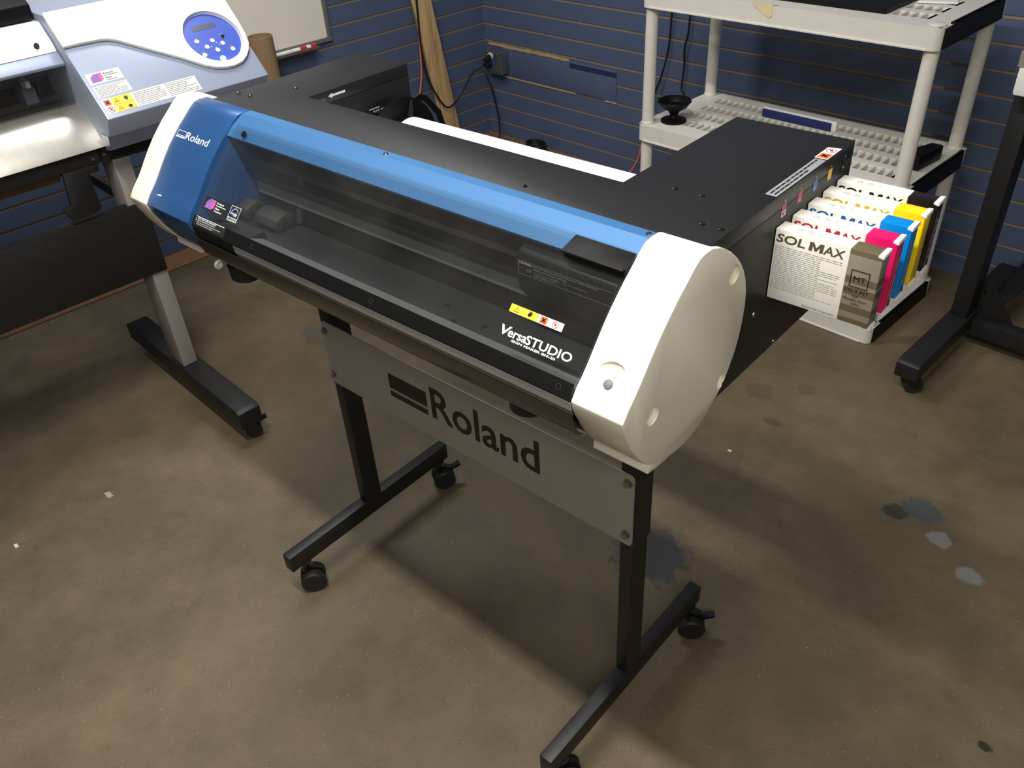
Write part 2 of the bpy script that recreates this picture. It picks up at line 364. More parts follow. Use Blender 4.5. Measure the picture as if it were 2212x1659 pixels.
t.part('cable', MB().tube([(.088, -.09, .392), (.085, -.115, .365), (.06, -.15, .345), (.07, -.22, .29), (.075, -.28, .245), (.08, -.345, .232), (.08, -.40, .30), (.06, -.435, .41), (.05, -.44, .55), (.05, -.435, .8), (.05, -.44, 1.3)], .0045, 'cord'))
t = Thing('power_cord', 'black power cord hanging straight down from the outlet box to the floor', 'cord', ROOM, (.12, -.1, 0))
t.part('plug', MB().cyl((.088, -.057, .368), (.088, -.09, .366), .014, 'cord', 16, .011))
t.part('cable', MB().tube([(.088, -.088, .366), (.10, -.10, .34), (.125, -.085, .25), (.14, -.07, .12), (.15, -.08, .03), (.17, -.10, .014), (.26, -.09, .0115)], .0045, 'cord'))
single('cable_coil', MB().tube([(.40 + .05 * math.cos(a * .7) * (1 + .04 * math.sin(a)), -.075 + .040 * math.sin(a * .7), .012 + .0012 * a) for a in range(0, 36)], .005, 'cord', sub=3), ROOM, (.33, -.075, .006), 'small black coil of cable on the hardboard strip near the corner', 'cable')

# leaning pine board
mb = MB(); bx = .03
pts = []
def board_y(z): return -(.280 + .163 * z)
mb.raw([(x, board_y(z) + dy, z) for z in (.0065, 1.75) for (x, dy) in ((.022, -.05), (.042, -.05), (.042, .05), (.022, .05))],
       [(3, 2, 1, 0), (4, 5, 6, 7), (0, 1, 5, 4), (1, 2, 6, 5), (2, 3, 7, 6), (3, 0, 4, 7)], 'pine')
single('wooden_board', mb, ROOM, (.03, -.28, 0), 'pine board leaning upright against the slatted left wall', 'board', bevel=.002)
single('orange_cord', MB().tube([(.016, -.405, 1.2), (.016, -.415, .75), (.016, -.415, .61), (.016, -.42, .50), (.016, -.428, .40), (.016, -.445, .33), (.016, -.464, .27), (.02, -.47, .10), (.05, -.47, .012)], .004, 'ocord'), ROOM, (.02, -.42, 0), 'thin orange cord hanging beside the pine board on the left wall', 'cord')
single('orange_cord', MB().tube([(1.0, -.014, 1.3), (1.002, -.012, .85), (1.007, -.012, .72), (1.016, -.012, .60), (1.018, -.012, .45), (1.012, -.012, .25), (.992, -.014, .13), (.975, -.02, .07), (.95, -.035, .025), (.92, -.05, .0115)], .004, 'ocord'), ROOM, (1, -.02, 0), 'orange cord running down the back wall behind the shelving post', 'cord')
single('black_cable', MB().tube([(1.14, -.02, 1.3), (1.125, -.02, .72), (1.117, -.02, .58), (1.09, -.025, .46), (1.06, -.025, .38), (1.04, -.03, .2), (1.03, -.04, .05)], .004, 'cord'), ROOM, (1.1, -.02, 0), 'black cable hanging on the back wall, nearer the front left shelf post', 'cable')
single('black_cable', MB().tube([(1.215, -.02, 1.3), (1.212, -.02, .72), (1.196, -.02, .60), (1.20, -.02, .53), (1.195, -.022, .44), (1.212, -.025, .40), (1.20, -.03, .2), (1.19, -.04, .05)], .004, 'cord'), ROOM, (1.2, -.02, 0), 'black cable hanging on the back wall between the two left shelf posts', 'cable')

# whiteboard, tray, markers
t = Thing('whiteboard', 'white dry erase board with aluminium frame on left wall', 'whiteboard', ROOM, (.002, -1.5, .643))
t.part('board_surface', MB().box(.002, .009, -2.1, -.895, .66, 1.55, 'board'))
fr = MB()
fr.box(.001, .016, -2.12, -.877, .643, .661, 'frame'); fr.box(.001, .016, -.897, -.877, .661, 1.55, 'frame'); fr.box(.001, .016, -2.12, -2.10, .661, 1.55, 'frame'); fr.box(.001, .016, -2.12, -.877, 1.55, 1.57, 'frame')
t.part('frame', fr, bevel=.002)
t.part('pen_tray', MB().prism([(.016, .640), (.062, .640), (.066, .652), (.064, .652), (.060, .643), (.016, .643)], 1, -1.75, -.975, 'frame'))
def marker(y0, y1, capcol, label, x):
    t = Thing('marker', label, 'marker', ROOM, (x, -y0, .6435), 'markers on the whiteboard tray')
    t.part('barrel', MB().cyl((x, -(y0 + .025), .6525), (x, -y1, .6525), .0085, 'paper', 20))
    t.part('cap', MB().cyl((x, -y0, .6525), (x, -(y0 + .0245), .6525), .009, capcol, 20))
    mb = MB(); mb.cyl((x, -(y0 + .045), .6526), (x, -(y0 + .075), .6526), .0087, 'redm' if 'red' in label else 'gink', 20); t.part('printed_band', mb)
M['redm'] = mat('marker_red', S(205, 50, 45), .4); M['bluem'] = mat('marker_blue', S(30, 45, 110), .4)
marker(.985, 1.10, 'redm', 'marker with a red cap, right hand one on the whiteboard tray', .050)
marker(1.195, 1.105, 'bluem', 'white marker with dark blue cap end, on the tray beside the cardboard tube', .050)

# cardboard tube
t = Thing('cardboard_tube', 'tall brown cardboard tube standing in front of the whiteboard', 'tube', ROOM, (.122, -1.262, 0))
t.part('tube_wall', MB().lathe((.122, -1.262, .0065), (0, 0, 1), [(.047, 0), (.047, .75), (.0425, .75), (.0425, .01)], 'card', 40))

# ------------------------------------------------------------------ shelving
SX0, SX1, SY0, SY1 = 1.437, 2.380, .178, .617
t = Thing('shelving_unit', 'pale grey plastic shelving unit with round posts against back wall', 'shelving', ROOM, (1.92, -.3, 0))
def deck(ztop, h=.056):
    mb = MB(); z0, z1 = ztop - h, ztop
    # rounded rim shell
    def rr(x0, x1, y0, y1, r_):
        p = []
        for cx, cy, a in ((x1 - r_, y1 - r_, 0), (x0 + r_, y1 - r_, 90), (x0 + r_, y0 + r_, 180), (x1 - r_, y0 + r_, 270)):
            for k in range(5): an = math.radians(a + k * 22.5); p.append((cx + r_ * math.cos(an), cy + r_ * math.sin(an)))
        return p
    o = rr(SX0, SX1, -SY1, -SY0, .022); i_ = rr(SX0 + .006, SX1 - .006, -SY1 + .006, -SY0 - .006, .018); n = len(o)
    v = [(x, y, z0) for x, y in o] + [(x, y, z1) for x, y in o] + [(x, y, z1) for x, y in i_] + [(x, y, z0) for x, y in i_]
    fs = []
    for k in range(n):
        j = (k + 1) % n; fs += [(k, j, n + j, n + k), (n + k, n + j, 2 * n + j, 2 * n + k), (2 * n + k, 2 * n + j, 3 * n + j, 3 * n + k), (3 * n + k, 3 * n + j, j, k)]
    mb.raw(v, fs, 'shelf')
    # bottom flange lip
    mb.box(SX0 + .03, SX1 - .03, -SY1 - .003, -SY1, z0, z0 + .004, 'shelf')
    xa, xb, ya, yb = SX0 + .006, SX1 - .006, -SY1 + .006, -SY0 - .006
    # solid bands along x and slotted rows between
    rows = []; y = yb - .045; mb.box(xa, xb, yb - .045, yb, z1 - .004, z1, 'shelf')
    while y - .085 > ya + .04:
        rows.append((y - .055, y)); mb.box(xa, xb, y - .085, y - .055, z1 - .004, z1, 'shelf'); y -= .085
    mb.box(xa, xb, ya, y, z1 - .004, z1, 'shelf')
    for (r0, r1) in rows:
        mb.box(xa, xa + .07, r0, r1, z1 - .004, z1, 'shelf'); mb.box(xb - .07, xb, r0, r1, z1 - .004, z1, 'shelf')
        x = xa + .07
        while x < xb - .07:
            mb.box(x, x + .008, r0, r1, z1 - .022, z1, 'shelf'); x += .0255
        for yy in (r0 - .001, r1 - .002): mb.box(xa + .07, xb - .07, yy, yy + .003, z1 - .018, z1 - .004, 'shelf')
    return mb
def side_trim(ztop, h=.056):
    mb = MB(); z0, z1 = ztop - h, ztop
    p = [(-SY1 + .016, z0 + .003), (-SY1 + .016, z1 - .002), (-SY1 + .055, z1 - .002), (-SY1 + .058, z1 + .005), (-SY0 - .05, z1 + .005), (-SY0 - .04, z0 + .003)]
    mb.prism(p, 0, SX1 + .0005, SX1 + .004, 'blkp'); mb.box(SX1 - .006, SX1 + .004, -SY1 + .058, -SY0 - .05, z1 + .0005, z1 + .005, 'blkp')
    # wrap round the corner
    q = [(SX1 + .004, -SY1 + .028), (SX1 - .006, -SY1 + .006), (SX1 - .026, -SY1 - .002), (SX1 - .026, -SY1 + .0), (SX1 - .009, -SY1 + .010), (SX1 + .0005, -SY1 + .028)]
    return mb
for k, zt in enumerate((.058, .513, .945)):
    d = t.part('shelf_deck', deck(zt))
    t.part('edge_trim', side_trim(zt), parent=d, label='black trim strip on the right edge')
for (px, py) in ((1.461, .588), (2.355, .588), (1.459, .215), (2.350, .215)):
    for za, zb in ((.059, .456), (.514, .888)):
        t.part('post', MB().lathe((px, -py, za), (0, 0, 1), [(.0225, 0), (.022, .006), (.0205, .008), (.0198, zb - za - .02), (.0198, zb - za - .001)], 'shelf', 32))
    t.part('post_cap', MB().lathe((px, -py, .946), (0, 0, 1), [(.021, 0), (.021, .003), (.017, .005), (.0, .005)], 'shelf', 24))
# things on the shelves
single('black_tray', MB().box(1.60, 2.20, -.55, -.20, .9515, .958, 'blkp').box(1.60, 2.20, -.55, -.545, .958, .962, 'blkp').box(2.195, 2.20, -.55, -.20, .958, .962, 'blkp'), ROOM, (1.9, -.3, .9455), 'flat black tray lying on the top shelf', 'tray').location.z -= .0055
single('white_tray', MB().prism([(2.215, -.40), (2.31, -.36), (2.27, -.26), (2.21, -.28)], 2, .9465, .952, 'pwh'), ROOM, (2.2, -.38, .9465), 'small white plastic piece on the right end of the top shelf', 'plastic piece', bevel=.002)
M['tapep'] = M['tape']
single('tape_scrap', MB().raw([(1.83, -.602, .9465), (1.92, -.604, .9465), (1.905, -.6180, .9465), (1.835, -.6180, .9465), (1.895, -.6184, .912), (1.905, -.6184, .918), (1.84, -.6184, .94)], [(0, 3, 2, 1), (3, 6, 4, 5, 2)], 'tape'), ROOM, (1.88, -.61, .93), 'yellowish scrap of tape folded over the top shelf front edge', 'tape')
t = Thing('plastic_bowl_stand', 'black plastic bowl on a round foot standing on middle shelf', 'bowl', ROOM, (1.524, -.526, .5138))
t.part('bowl', MB().lathe((1.524, -.526, .5138), (0, 0, 1), [(.0, .026), (.014, .026), (.020, .036), (.044, .050), (.054, .066), (.0575, .068), (.056, .072), (.050, .068), (.040, .053), (.012, .043), (.0, .042)], 'blkp', 36))
t.part('foot', MB().lathe((1.524, -.526, .5138), (0, 0, 1), [(.044, 0), (.044, .006), (.030, .010), (.016, .013), (.013, .0255), (.0, .0255)], 'blkp', 36))
t = Thing('felt_eraser', 'long white board eraser with dark blue felt face on middle shelf', 'eraser', ROOM, (1.86, -.30, .513))
t.part('body', MB().prism([(-.306, .5145), (-.292, .5145), (-.290, .545), (-.306, .547)], 0, 1.735, 2.005, 'pwh'), bevel=.002)
t.part('felt_strip', MB().box(1.737, 1.990, -.3115, -.3065, .5150, .541, 'felt'), label='dark blue felt strip', bevel=.001)
single('black_block', MB().prism([(2.285, -.45), (2.345, -.46), (2.358, -.33), (2.320, -.33)], 2, .5145, .56, 'blkp'), ROOM, (2.33, -.4, .5145), 'black plastic block on the middle shelf behind the front right post', 'block', bevel=.006)

# ------------------------------------------------------------------ wide format printer against the left wall (room frame)
t = Thing('wide_format_printer', 'large white and lavender printer on a stand along left wall', 'printer', ROOM, (.95, -2.5, 0))
YR, YL, YE = -1.778, -2.22, -3.62
body = [(1.10, .900), (1.066, .850), (1.05, .815), (.70, .80), (.62, .84), (.62, 1.08), (.66, 1.108), (.888, 1.108)]
t.part('control_housing', MB().prism(body, 1, YL, YR, 'lav'), bevel=.004)
t.part('lower_trim', MB().prism([(1.0665, .851), (1.052, .814), (1.02, .808), (1.02, .85)], 1, YL - .002, YR + .002, 'lavd'), label='slate grey lower trim')
A, B = Vector((1.10, 0, .90)), Vector((.888, 0, 1.108)); SD = (B - A).normalized(); SN = Vector((-SD.z, 0, SD.x)) * -1
SLEN = (B - A).length
def sl(off):   # decal function on the sloping face: u = -ry, v = distance up slope
    return lambda u_, v_: Vector((A.x + SD.x * v_ + SN.x * off, u_, A.z + SD.z * v_ + SN.z * off))
def slope_plate(pts, o0, o1, m, mb=None):
    mb = mb or MB(); n = len(pts); f0, f1 = sl(o0), sl(o1)
    v = [f0(*p) for p in pts] + [f1(*p) for p in pts]
    return mb.raw(v, [tuple(range(n)), tuple(range(2 * n - 1, n - 1, -1))] + [(i, (i + 1) % n, n + (i + 1) % n, n + i) for i in range(n)], m)
out = [(2.2215, .199), (2.18, .1995), (2.135, .198), (2.115, .195), (2.095, .186), (2.03, .140), (1.975, .102), (1.93, .066), (1.905, .052), (1.88, .045), (1.855, .0435), (1.83, .048), (1.81, .060), (1.793, .077), (1.782, .096), (1.776, .125), (1.774, .16), (1.7735, .22), (1.7735, SLEN), (2.2215, SLEN)]
wc = t.part('white_top_cover', slope_plate([(-a, b) for a, b in out], .0003, .0125, 'pwh'), label='raised white cover with curved edge', bevel=.004)
cc = (-1.864, .137)
cutm = MB(); n = 48; f0, f1 = sl(.0025), sl(.03)
cutm.raw([f0(cc[0] + .0735 * math.cos(2 * math.pi * i / n), cc[1] + .0735 * math.sin(2 * math.pi * i / n)) for i in range(n)] + [f1(cc[0] + .077 * math.cos(2 * math.pi * i / n), cc[1] + .077 * math.sin(2 * math.pi * i / n)) for i in range(n)],
         [tuple(range(n)), tuple(range(2 * n - 1, n - 1, -1))] + [(i, (i + 1) % n, n + (i + 1) % n, n + i) for i in range(n)], 'pwh')
cutm.V = [v - t.base for v in cutm.V]
boolean_cut(wc, cutm)
mb = MB(); mb.ddisc(sl(.0030), cc[0], cc[1], .0725, 'panblue', 48)
cp = t.part('control_panel', mb, label='round blue control panel')
t.part('display', MB().drect(sl(.0034), -1.902, -1.835, .165, .1795, 'lcd'), parent=cp, label='dark rectangular display')
for (bu, bv) in ((1.909, .137), (1.869, .130), (1.847, .116), (1.892, .116), (1.870, .101), (1.830, .094), (1.910, .096)):
    mb = MB(); n = 20; slope_plate([(-bu + .006 * math.cos(2 * math.pi * i / n), bv + .006 * math.sin(2 * math.pi * i / n)) for i in range(n)], .0032, .005, 'paper', mb); t.part('button', mb, parent=cp)
mb = MB(); n = 20; slope_plate([(-1.87 + .0075 * math.cos(2 * math.pi * i / n), .075 + .0075 * math.sin(2 * math.pi * i / n)) for i in range(n)], .0032, .005, 'led', mb); t.part('power_button', mb, parent=cp, label='round button glowing blue')
F4 = sl(.0034)
for (a, b, ang) in ((-1.862, .122, 90), (-1.870, .109, 270), (-1.880, .114, 180), (-1.857, .1155, 0)):
    an = math.radians(ang); t.part('arrow_mark', MB().dpoly(F4, [(a + .0022 * math.cos(an + q), b + .0022 * math.sin(an + q)) for q in (0, 2.2, -2.2)], 'wink'), parent=cp)
for (a, b) in ((-1.909, .146), (-1.910, .105), (-1.83, .103), (-1.838, .142)): t.part('button_caption', MB().drect(F4, a - .006, a + .006, b, b + .0015, 'gink'), parent=cp)
t.part('knob', MB().cyl(sl(.003)(-1.836, .135), sl(.006)(-1.836, .135), .004, 'blkp'), parent=cp)
# stickers on the slope
def hand(mb, fn, cu, cv, s_, m='ink', rot=0):
    for k, (a, l) in enumerate(((-70, .8), (-35, 1.0), (-5, 1.1), (25, 1.0), (60, .8))):
        an = math.radians(90 + a + rot); bs = .16 * s_; d = Vector((math.cos(an), math.sin(an))); p = Vector((-d.y, d.x)) * bs * .55
        c0 = Vector((cu, cv)) + d * .1 * s_; c1 = Vector((cu, cv)) + d * .52 * l * s_
        mb.dpoly(fn, [tuple(c0 - p), tuple(c0 + p), tuple(c1 + p * .5), tuple(c1 - p * .5)], m)
    mb.ddisc(fn, cu, cv - .08 * s_, .22 * s_, m, 10)
def tri(mb, fn, cu, cv, s_):
    for r0, m, k in ((1, 'ink', 0), (.78, 'yel', 1)):
        g = (lambda kk: (lambda a, b: fn(a, b) + (fn.n if hasattr(fn, 'n') else Vector((0, 0, 0))) * kk))(0)
        mb.dpoly(fn2(fn, .00006 * (k + 1)), [(cu - .55 * s_ * r0, cv - .4 * s_ * r0), (cu + .55 * s_ * r0, cv - .4 * s_ * r0), (cu, cv + .55 * s_ * r0)], m)
    mb.drect(fn2(fn, .00018), cu - .05 * s_, cu + .05 * s_, cv - .15 * s_, cv + .2 * s_, 'ink')
def fn2(fn, d):   # lift a decal function along its own normal
    def g(a, b):
        e = .0005; p = fn(a, b); n_ = (fn(a + e, b) - p).cross(fn(a, b + e) - p).normalized()
        return p + n_ * d * fn_sign.get(id(fn), 1)
    return g
fn_sign = {}
def xcross(mb, fn, cu, cv, s_):
    for q in (45, -45):
        an = math.radians(q); d = Vector((math.cos(an), math.sin(an))) * s_ * .42; p = Vector((-d.y, d.x)) * .3
        mb.dpoly(fn, [tuple(Vector((cu, cv)) + a) for a in (-d - p, d - p, d + p, -d + p)], 'ink')
def nosmoke(mb, fn, cu, cv, s_):
    mb.dring(fn2(fn, .0001), cu, cv, .5 * s_, .42 * s_, 'red'); an = math.radians(-50); d = Vector((math.cos(an), math.sin(an))) * s_ * .45; p = Vector((-d.y, d.x)) * .1
    hand(mb, fn, cu, cv, s_ * .5)
    mb.dpoly(fn2(fn, .0002), [tuple(Vector((cu, cv)) + a) for a in (-d - p, d - p, d + p, -d + p)], 'red')
def bars(mb, fn, u0, u1, v0, v1, n, m='gink', fill=.45):
    h = (v1 - v0) / n; rg = random.Random(int(abs(u0 * 1e4)) + n)
    for k in range(n):
        x = u0; y = v1 - (k + .75) * h; end = u1 - (u1 - u0) * rg.choice((0, 0, .05, .3))
        while x < end - .0002:
            l = (u1 - u0) * rg.uniform(.04, .12); mb.drect(fn, x, min(x + l, end), y, y + h * fill, m); x += l + (u1 - u0) * .014
def brain(mb, fn, u0, u1, v0, v1):
    rg = random.Random(3)
    for i in range(7):
        for j in range(6):
            cu = u0 + (u1 - u0) * (i + .5 + (j % 2) * .4) / 7.6; cv = v0 + (v1 - v0) * (j + .5) / 6
            if (i < 1 and j > 3) or (i < 2 and j > 4) or (i > 5 and j < 1): continue
            mb.ddisc(fn2(fn, .00002 * ((i + j) % 3)), cu, cv, (u1 - u0) / 12.5, 'pnk' if i > 4 + rg.random() else 'pur', 10)
def ripc(mb, fn, u0, u1, v0, v1, ink_):
    W = u1 - u0; H = v1 - v0; brain(mb, fn, u0 + .08 * W, u0 + .46 * W, v0 + .16 * H, v1 - .12 * H)
    for k, (s_, wd) in enumerate((('Roland', .28), ('Intelligent', .40), ('Pass', .18), ('Control', .30))):
        y = v1 - (.30 + .2 * k) * H; mb.dtext(fn, s_, u0 + .50 * W, u0 + (.50 + wd) * W, y, y + .14 * H, ink_, bold=.02)
F5 = sl(.0006)
def srect(mb, a, b, c, d, m): mb.drect(sl(.0005), a, b, c, d, m)
F6 = sl(.0009)
mb = MB(); srect(mb, -2.210, -2.127, .094, .124, 'paper'); ripc(mb, F6, -2.210, -2.127, .094, .124, 'ink'); t.part('logo_sticker', mb)
mb = MB(); srect(mb, -2.210, -2.126, .058, .088, 'paper'); bars(mb, F6, -2.206, -2.13, .060, .086, 7); t.part('notice_sticker', mb)
mb = MB(); srect(mb, -2.211, -1.966, .0115, .052, 'paper')
mb.drect(F6, -2.188, -2.138, .012, .0515, 'yel'); mb.drect(fn2(F6, .0001), -2.188, -2.138, .0312, .0317, 'ink'); mb.drect(F6, -2.206, -2.191, .034, .049, 'org')
G6 = sl(.0012)
xcross(mb, G6, -2.1985, .0415, .014); nosmoke(mb, G6, -2.1985, .022, .016); tri(mb, G6, -2.176, .042, .011); tri(mb, G6, -2.176, .0215, .011)
hand(mb, sl(.0014), -2.152, .041, .015); hand(mb, sl(.0014), -2.152, .022, .015, rot=180)
bars(mb, F6, -2.133, -2.055, .014, .050, 8); bars(mb, F6, -2.048, -1.97, .014, .050, 8); mb.drect(F6, -2.052, -2.0515, .012, .0515, 'gink')
t.part('warning_sticker', mb)
# main part left of the control housing
t.part('front_cover', MB().prism([(.62, 1.06), (.62, 1.085), (.862, 1.093), (.905, 1.052), (.918, 1.031), (.90, 1.026)], 1, YE, YL - .003, 'pwh'), label='long white top cover', bevel=.003)
t.part('cover_lip', MB().prism([(.90, 1.0255), (.9185, 1.0305), (.942, 1.008), (.938, 1.000), (.90, 1.004)], 1, YE, YL - .003, 'lav'), label='lavender lip', bevel=.002)
t.part('cover_button', MB().cyl((.903, -2.262, 1.046), (.912, -2.262, 1.053), .006, 'blkp'))
t.part('clear_window', MB().prism([(.938, .9995), (.941, .9995), (.916, .905), (.913, .905)], 1, YE, YL - .006, 'pcover'), label='clear plastic window')
t.part('inner_bay', MB().box(.62, .64, YE, YL - .003, .82, 1.05, 'hole').box(.64, .91, YE, YL - .003, .82, .86, 'blkm'), label='dark printing bay')
mb = MB()
mb.box(.74, .78, YE, YL - .01, .945, .985, 'lavd'); mb.box(.80, .83, YE, YL - .01, .90, .915, 'steel'); 
t.part('carriage_rail', mb)
for k in range(4):
    y = -2.29 - k * .14; t.part('pinch_roller', MB().box(.80, .87, y - .03, y, .915, .955, 'lavd').box(.84, .88, y - .022, y - .008, .955, .975, 'paper'), bevel=.002)
plat = [(.905, .905), (.925, .902), (.955, .882), (.985, .853), (1.005, .828), (1.012, .815), (1.000, .812), (.975, .838), (.945, .866), (.90, .885)]
t.part('platen', MB().prism(plat, 1, YE, YL + .0015, 'alu'), label='curved aluminium platen')
t.part('rear_rail', MB().prism([(.66, 1.1095), (.66, 1.16), (.80, 1.16), (.845, 1.13), (.845, 1.0955), (.66, 1.0875)], 1, YE, YL - .006, 'blkp'), label='black rear rail', bevel=.003)
for yy in (-2.335, -2.312): t.part('rail_screw', MB().cyl((.846, yy, 1.118), (.849, yy, 1.118), .0028, 'chrome', 10))
t.part('lower_beam', MB().box(.80, .998, YE, -2.236, .775, .811, 'blkm'), bevel=.002)
t.part('side_bracket', MB().prism([(-2.231, .772), (-2.10, .766), (-2.06, .80), (-1.80, .80), (-1.80, .813), (-2.231, .813)], 0, .60, .988, 'blkm'))
for (yy, z_, x_) in ((-2.255, .79, .9985), (-2.222, .79, .9885)): t.part('bracket_bolt', MB().cyl((x_, yy, z_), (x_ + .0035, yy, z_), .004, 'chrome', 12))
t.part('hanging_bracket', MB().prism([(-2.335, .775), (-2.245, .775), (-2.25, .757), (-2.275, .757), (-2.275, .663), (-2.30, .655), (-2.352, .655), (-2.365, .69), (-2.343, .692)], 0, .985, .999, 'blkm'), bevel=.001)
def plotter_leg(y, nm='leg'):
    return MB().box(.892, .982, y - .045, y, .1155, .812, 'legs')
for yo in (0, -1.25):
    lg = t.part('leg', plotter_leg(-2.160 + yo), bevel=.003, label='silver painted leg')
    p = [(.58, .055), (1.318, .055), (1.318, .108), (1.30, .115), (.60, .115), (.58, .108)]
    t.part('foot_beam', MB().prism(p, 1, -2.214 + yo, -2.146 + yo, 'blkm'), bevel=.003)
def caster(th, x, y, zt, r_=.024, w_=.022, ang=0, brake=False, name='caster'):
    """twin wheel furniture caster; zt = height of the beam it hangs from"""
    c = Vector((x, y, 0)); ca, sa = math.cos(ang), math.sin(ang); ax = Vector((ca, sa, 0)); fw = Vector((-sa, ca, 0))
    hb = MB(); hc = c + Vector((0, 0, r_ + .001)) + fw * .010
    prof = []
    for k in range(9): an = math.radians(10 + 160 * k / 8); prof.append((hc + fw * (-math.cos(an) * r_ * 1.02) + Vector((0, 0, math.sin(an) * r_ * 1.02))))
    n = len(prof); half = ax * .0035
    hb.raw([p - half for p in prof] + [p + half for p in prof], [tuple(range(n)), tuple(range(2 * n - 1, n - 1, -1))] + [(i, (i + 1) % n, n + (i + 1) % n, n + i) for i in range(n)], 'blkp')
    hb.cyl(c + Vector((0, 0, r_ * 1.9)), c + Vector((0, 0, zt)), .008, 'bscrew', 14); hb.cyl(c + Vector((0, 0, zt - .004)), c + Vector((0, 0, zt)), .016, 'blkm', 16)
    h = th.part(name, hb)
    for sg in (-1, 1):
        p0 = hc + ax * sg * .0045; p1 = hc + ax * sg * w_
        th.part('wheel', MB().lathe(p0, p1 - p0, [(r_ - .001, 0), (r_, .002), (r_, (p1 - p0).length - .004), (r_ - .004, (p1 - p0).length), (.006, (p1 - p0).length - .001)], 'rub', 28), parent=h)
    if brake:
        q = hc + fw * (r_ * .75) + Vector((0, 0, r_ * .75)); m_ = MB().box(-.008, .008, 0, .028, 0, .006, 'blkp').xf(Matrix.Translation(q) @ Matrix.Rotation(ang, 4, 'Z') @ Matrix.Rotation(.35, 4, 'X')); th.part('brake_pedal', m_, parent=h)
    return h
for yo in (0, -1.25):
    caster(t, 1.285, -2.18 + yo, .0548, .0235, .020, ang=-.35, brake=yo == 0); caster(t, .63, -2.18 + yo, .0548, .022, .020, ang=.2)
t.part('media_panel', MB().box(.9835, .990, -3.62, -2.160, .436, .640, 'blkm').box(.955, .9835, -3.62, -2.172, .632, .640, 'blkm'), label='large black lower panel', bevel=.002)
t.part('panel_bolt', MB().cyl((.9902, -2.176, .450), (.995, -2.176, .450), .006, 'bscrew', 12))
t.part('media_holder', MB().cyl((.60, -3.6, .655), (.60, -2.25, .655), .03, 'card', 24), label='brown roll held under the printer')
t.part('holder_arms', MB().box(.60, .892, -2.205, -2.190, .64, .67, 'blkm').box(.59, .61, -2.25, -2.19, .64, .67, 'blkm'))

# ------------------------------------------------------------------ vinyl cutter on a stand, far right (room frame)
t = Thing('vinyl_cutter', 'white cutter on a black wheeled stand at right edge of picture', 'cutter', ROOM, (2.57, -.42, 0))
t.part('body', MB().prism([(-.55, .797), (-.552, .86), (-.545, .955), (-.50, 1.0), (-.28, 1.0), (-.26, .93), (-.26, .797)], 0, 2.556, 3.6, 'pwh'), bevel=.008)
t.part('side_notch', MB().prism([(-.553, .868), (-.556, .905), (-.30, .905), (-.30, .868)], 0, 2.5535, 3.6, 'legs'), label='grey recess on the body')
t.part('post', MB().box(2.543, 2.592, -.472, -.395, .116, .796, 'blkm'), bevel=.003)
t.part('foot_beam', MB().prism([(-.80, .062), (-.80, .108), (-.785, .116), (-.06, .116), (-.035, .108), (-.035, .062)], 0, 2.535, 2.600, 'blkm'), bevel=.003)
t.part('cross_bar', MB().box(2.6005, 3.6, -.44, -.395, .050, .105, 'blkm'), bevel=.003)
t.part('gusset', MB().prism([(2.5925, .106), (2.70, .106), (2.62, .215), (2.5925, .215)], 1, -.4, -.394, 'blkm'))
for z_ in (.135, .185): t.part('gusset_bolt', MB().cyl((2.603, -.4002, z_), (2.603, -.404, z_), .004, 'bscrew', 12))
t.part('rear_arm', MB().prism([(-.06, .17), (-.30, .117), (-.06, .117)], 0, 2.61, 2.655, 'blkm'))
caster(t, 2.567, -.755, .0618, .0265, .024, ang=-.9); caster(t, 2.567, -.085, .0618, .0265, .024, ang=-.6)

# ------------------------------------------------------------------ printer stand (world frame)
t = Thing('printer_stand', 'black wheeled stand with grey logo panel under the blue printer', 'stand', WORLD, (.5, .24, 0))
for (x0, x1) in ((.1166, .1432), (.8645, .8905)):
    t.part('foot_beam', MB().box(x0, x1, -.0099, .4877, .0885, .1325, 'blkm'), bevel=.0015)
    t.part('leg', MB().box(x0 + .0005, x1 - .0005, .2190, .2645, .1327, .70, 'blkm').box(x0 - .001, x1 + .002, .2185, .2680, .475, .80, 'blkm'), bevel=.0015)
t.part('top_rail', MB().box(.08, .93, .219, .268, .8005, .832, 'blkm'), bevel=.0015)
mb = MB()
px0, px1, pz0, pz1, rr_ = .1205, .8905, .4832, .6375, .009
pp = []
for cx, cz, a in ((px1 - rr_, pz1 - rr_, 0), (px0 + rr_, pz1 - rr_, 90), (px0 + rr_, pz0 + rr_, 180), (px1 - rr_, pz0 + rr_, 270)):
    for k in range(5): an = math.radians(a + 22.5 * k); pp.append((cx + rr_ * math.cos(an), cz + rr_ * math.sin(an)))
panel = t.part('logo_panel', MB().prism(pp, 1, .2148, .2178, 'grey'), label='grey steel panel with black wordmark')
PF = lambda a, b: Vector((a, .2145, b))
mb = MB(); mb.drect(PF, .316, .4225, .5545, .5905, 'ink'); mb.drect(PF, .316, .4225, .535, .5485, 'ink')
mb.dtext(PF, 'Roland', .434, .699, .5355, .609, 'ink', bold=.016)
t.part('wordmark', mb, parent=panel, label='black wordmark')
for (bx_, bz) in ((.131, .617), (.129, .507), (.880, .620), (.879, .506)):
    mb = MB(); mb.cyl((bx_, .2147, bz), (bx_, .2135, bz), .0085, 'steel', 24); mb.cyl((bx_, .2135, bz), (bx_, .2085, bz), .0062, 'steel', 6); t.part('hex_bolt', mb, parent=panel)
for (cx_, cy_, an, br) in ((.130, .030, -.62, False), (.130, .462, -.55, True), (.878, .030, -.7, False), (.878, .462, -.95, True)):
    caster(t, cx_, cy_, .0883, .0285, .024, ang=an, brake=br)

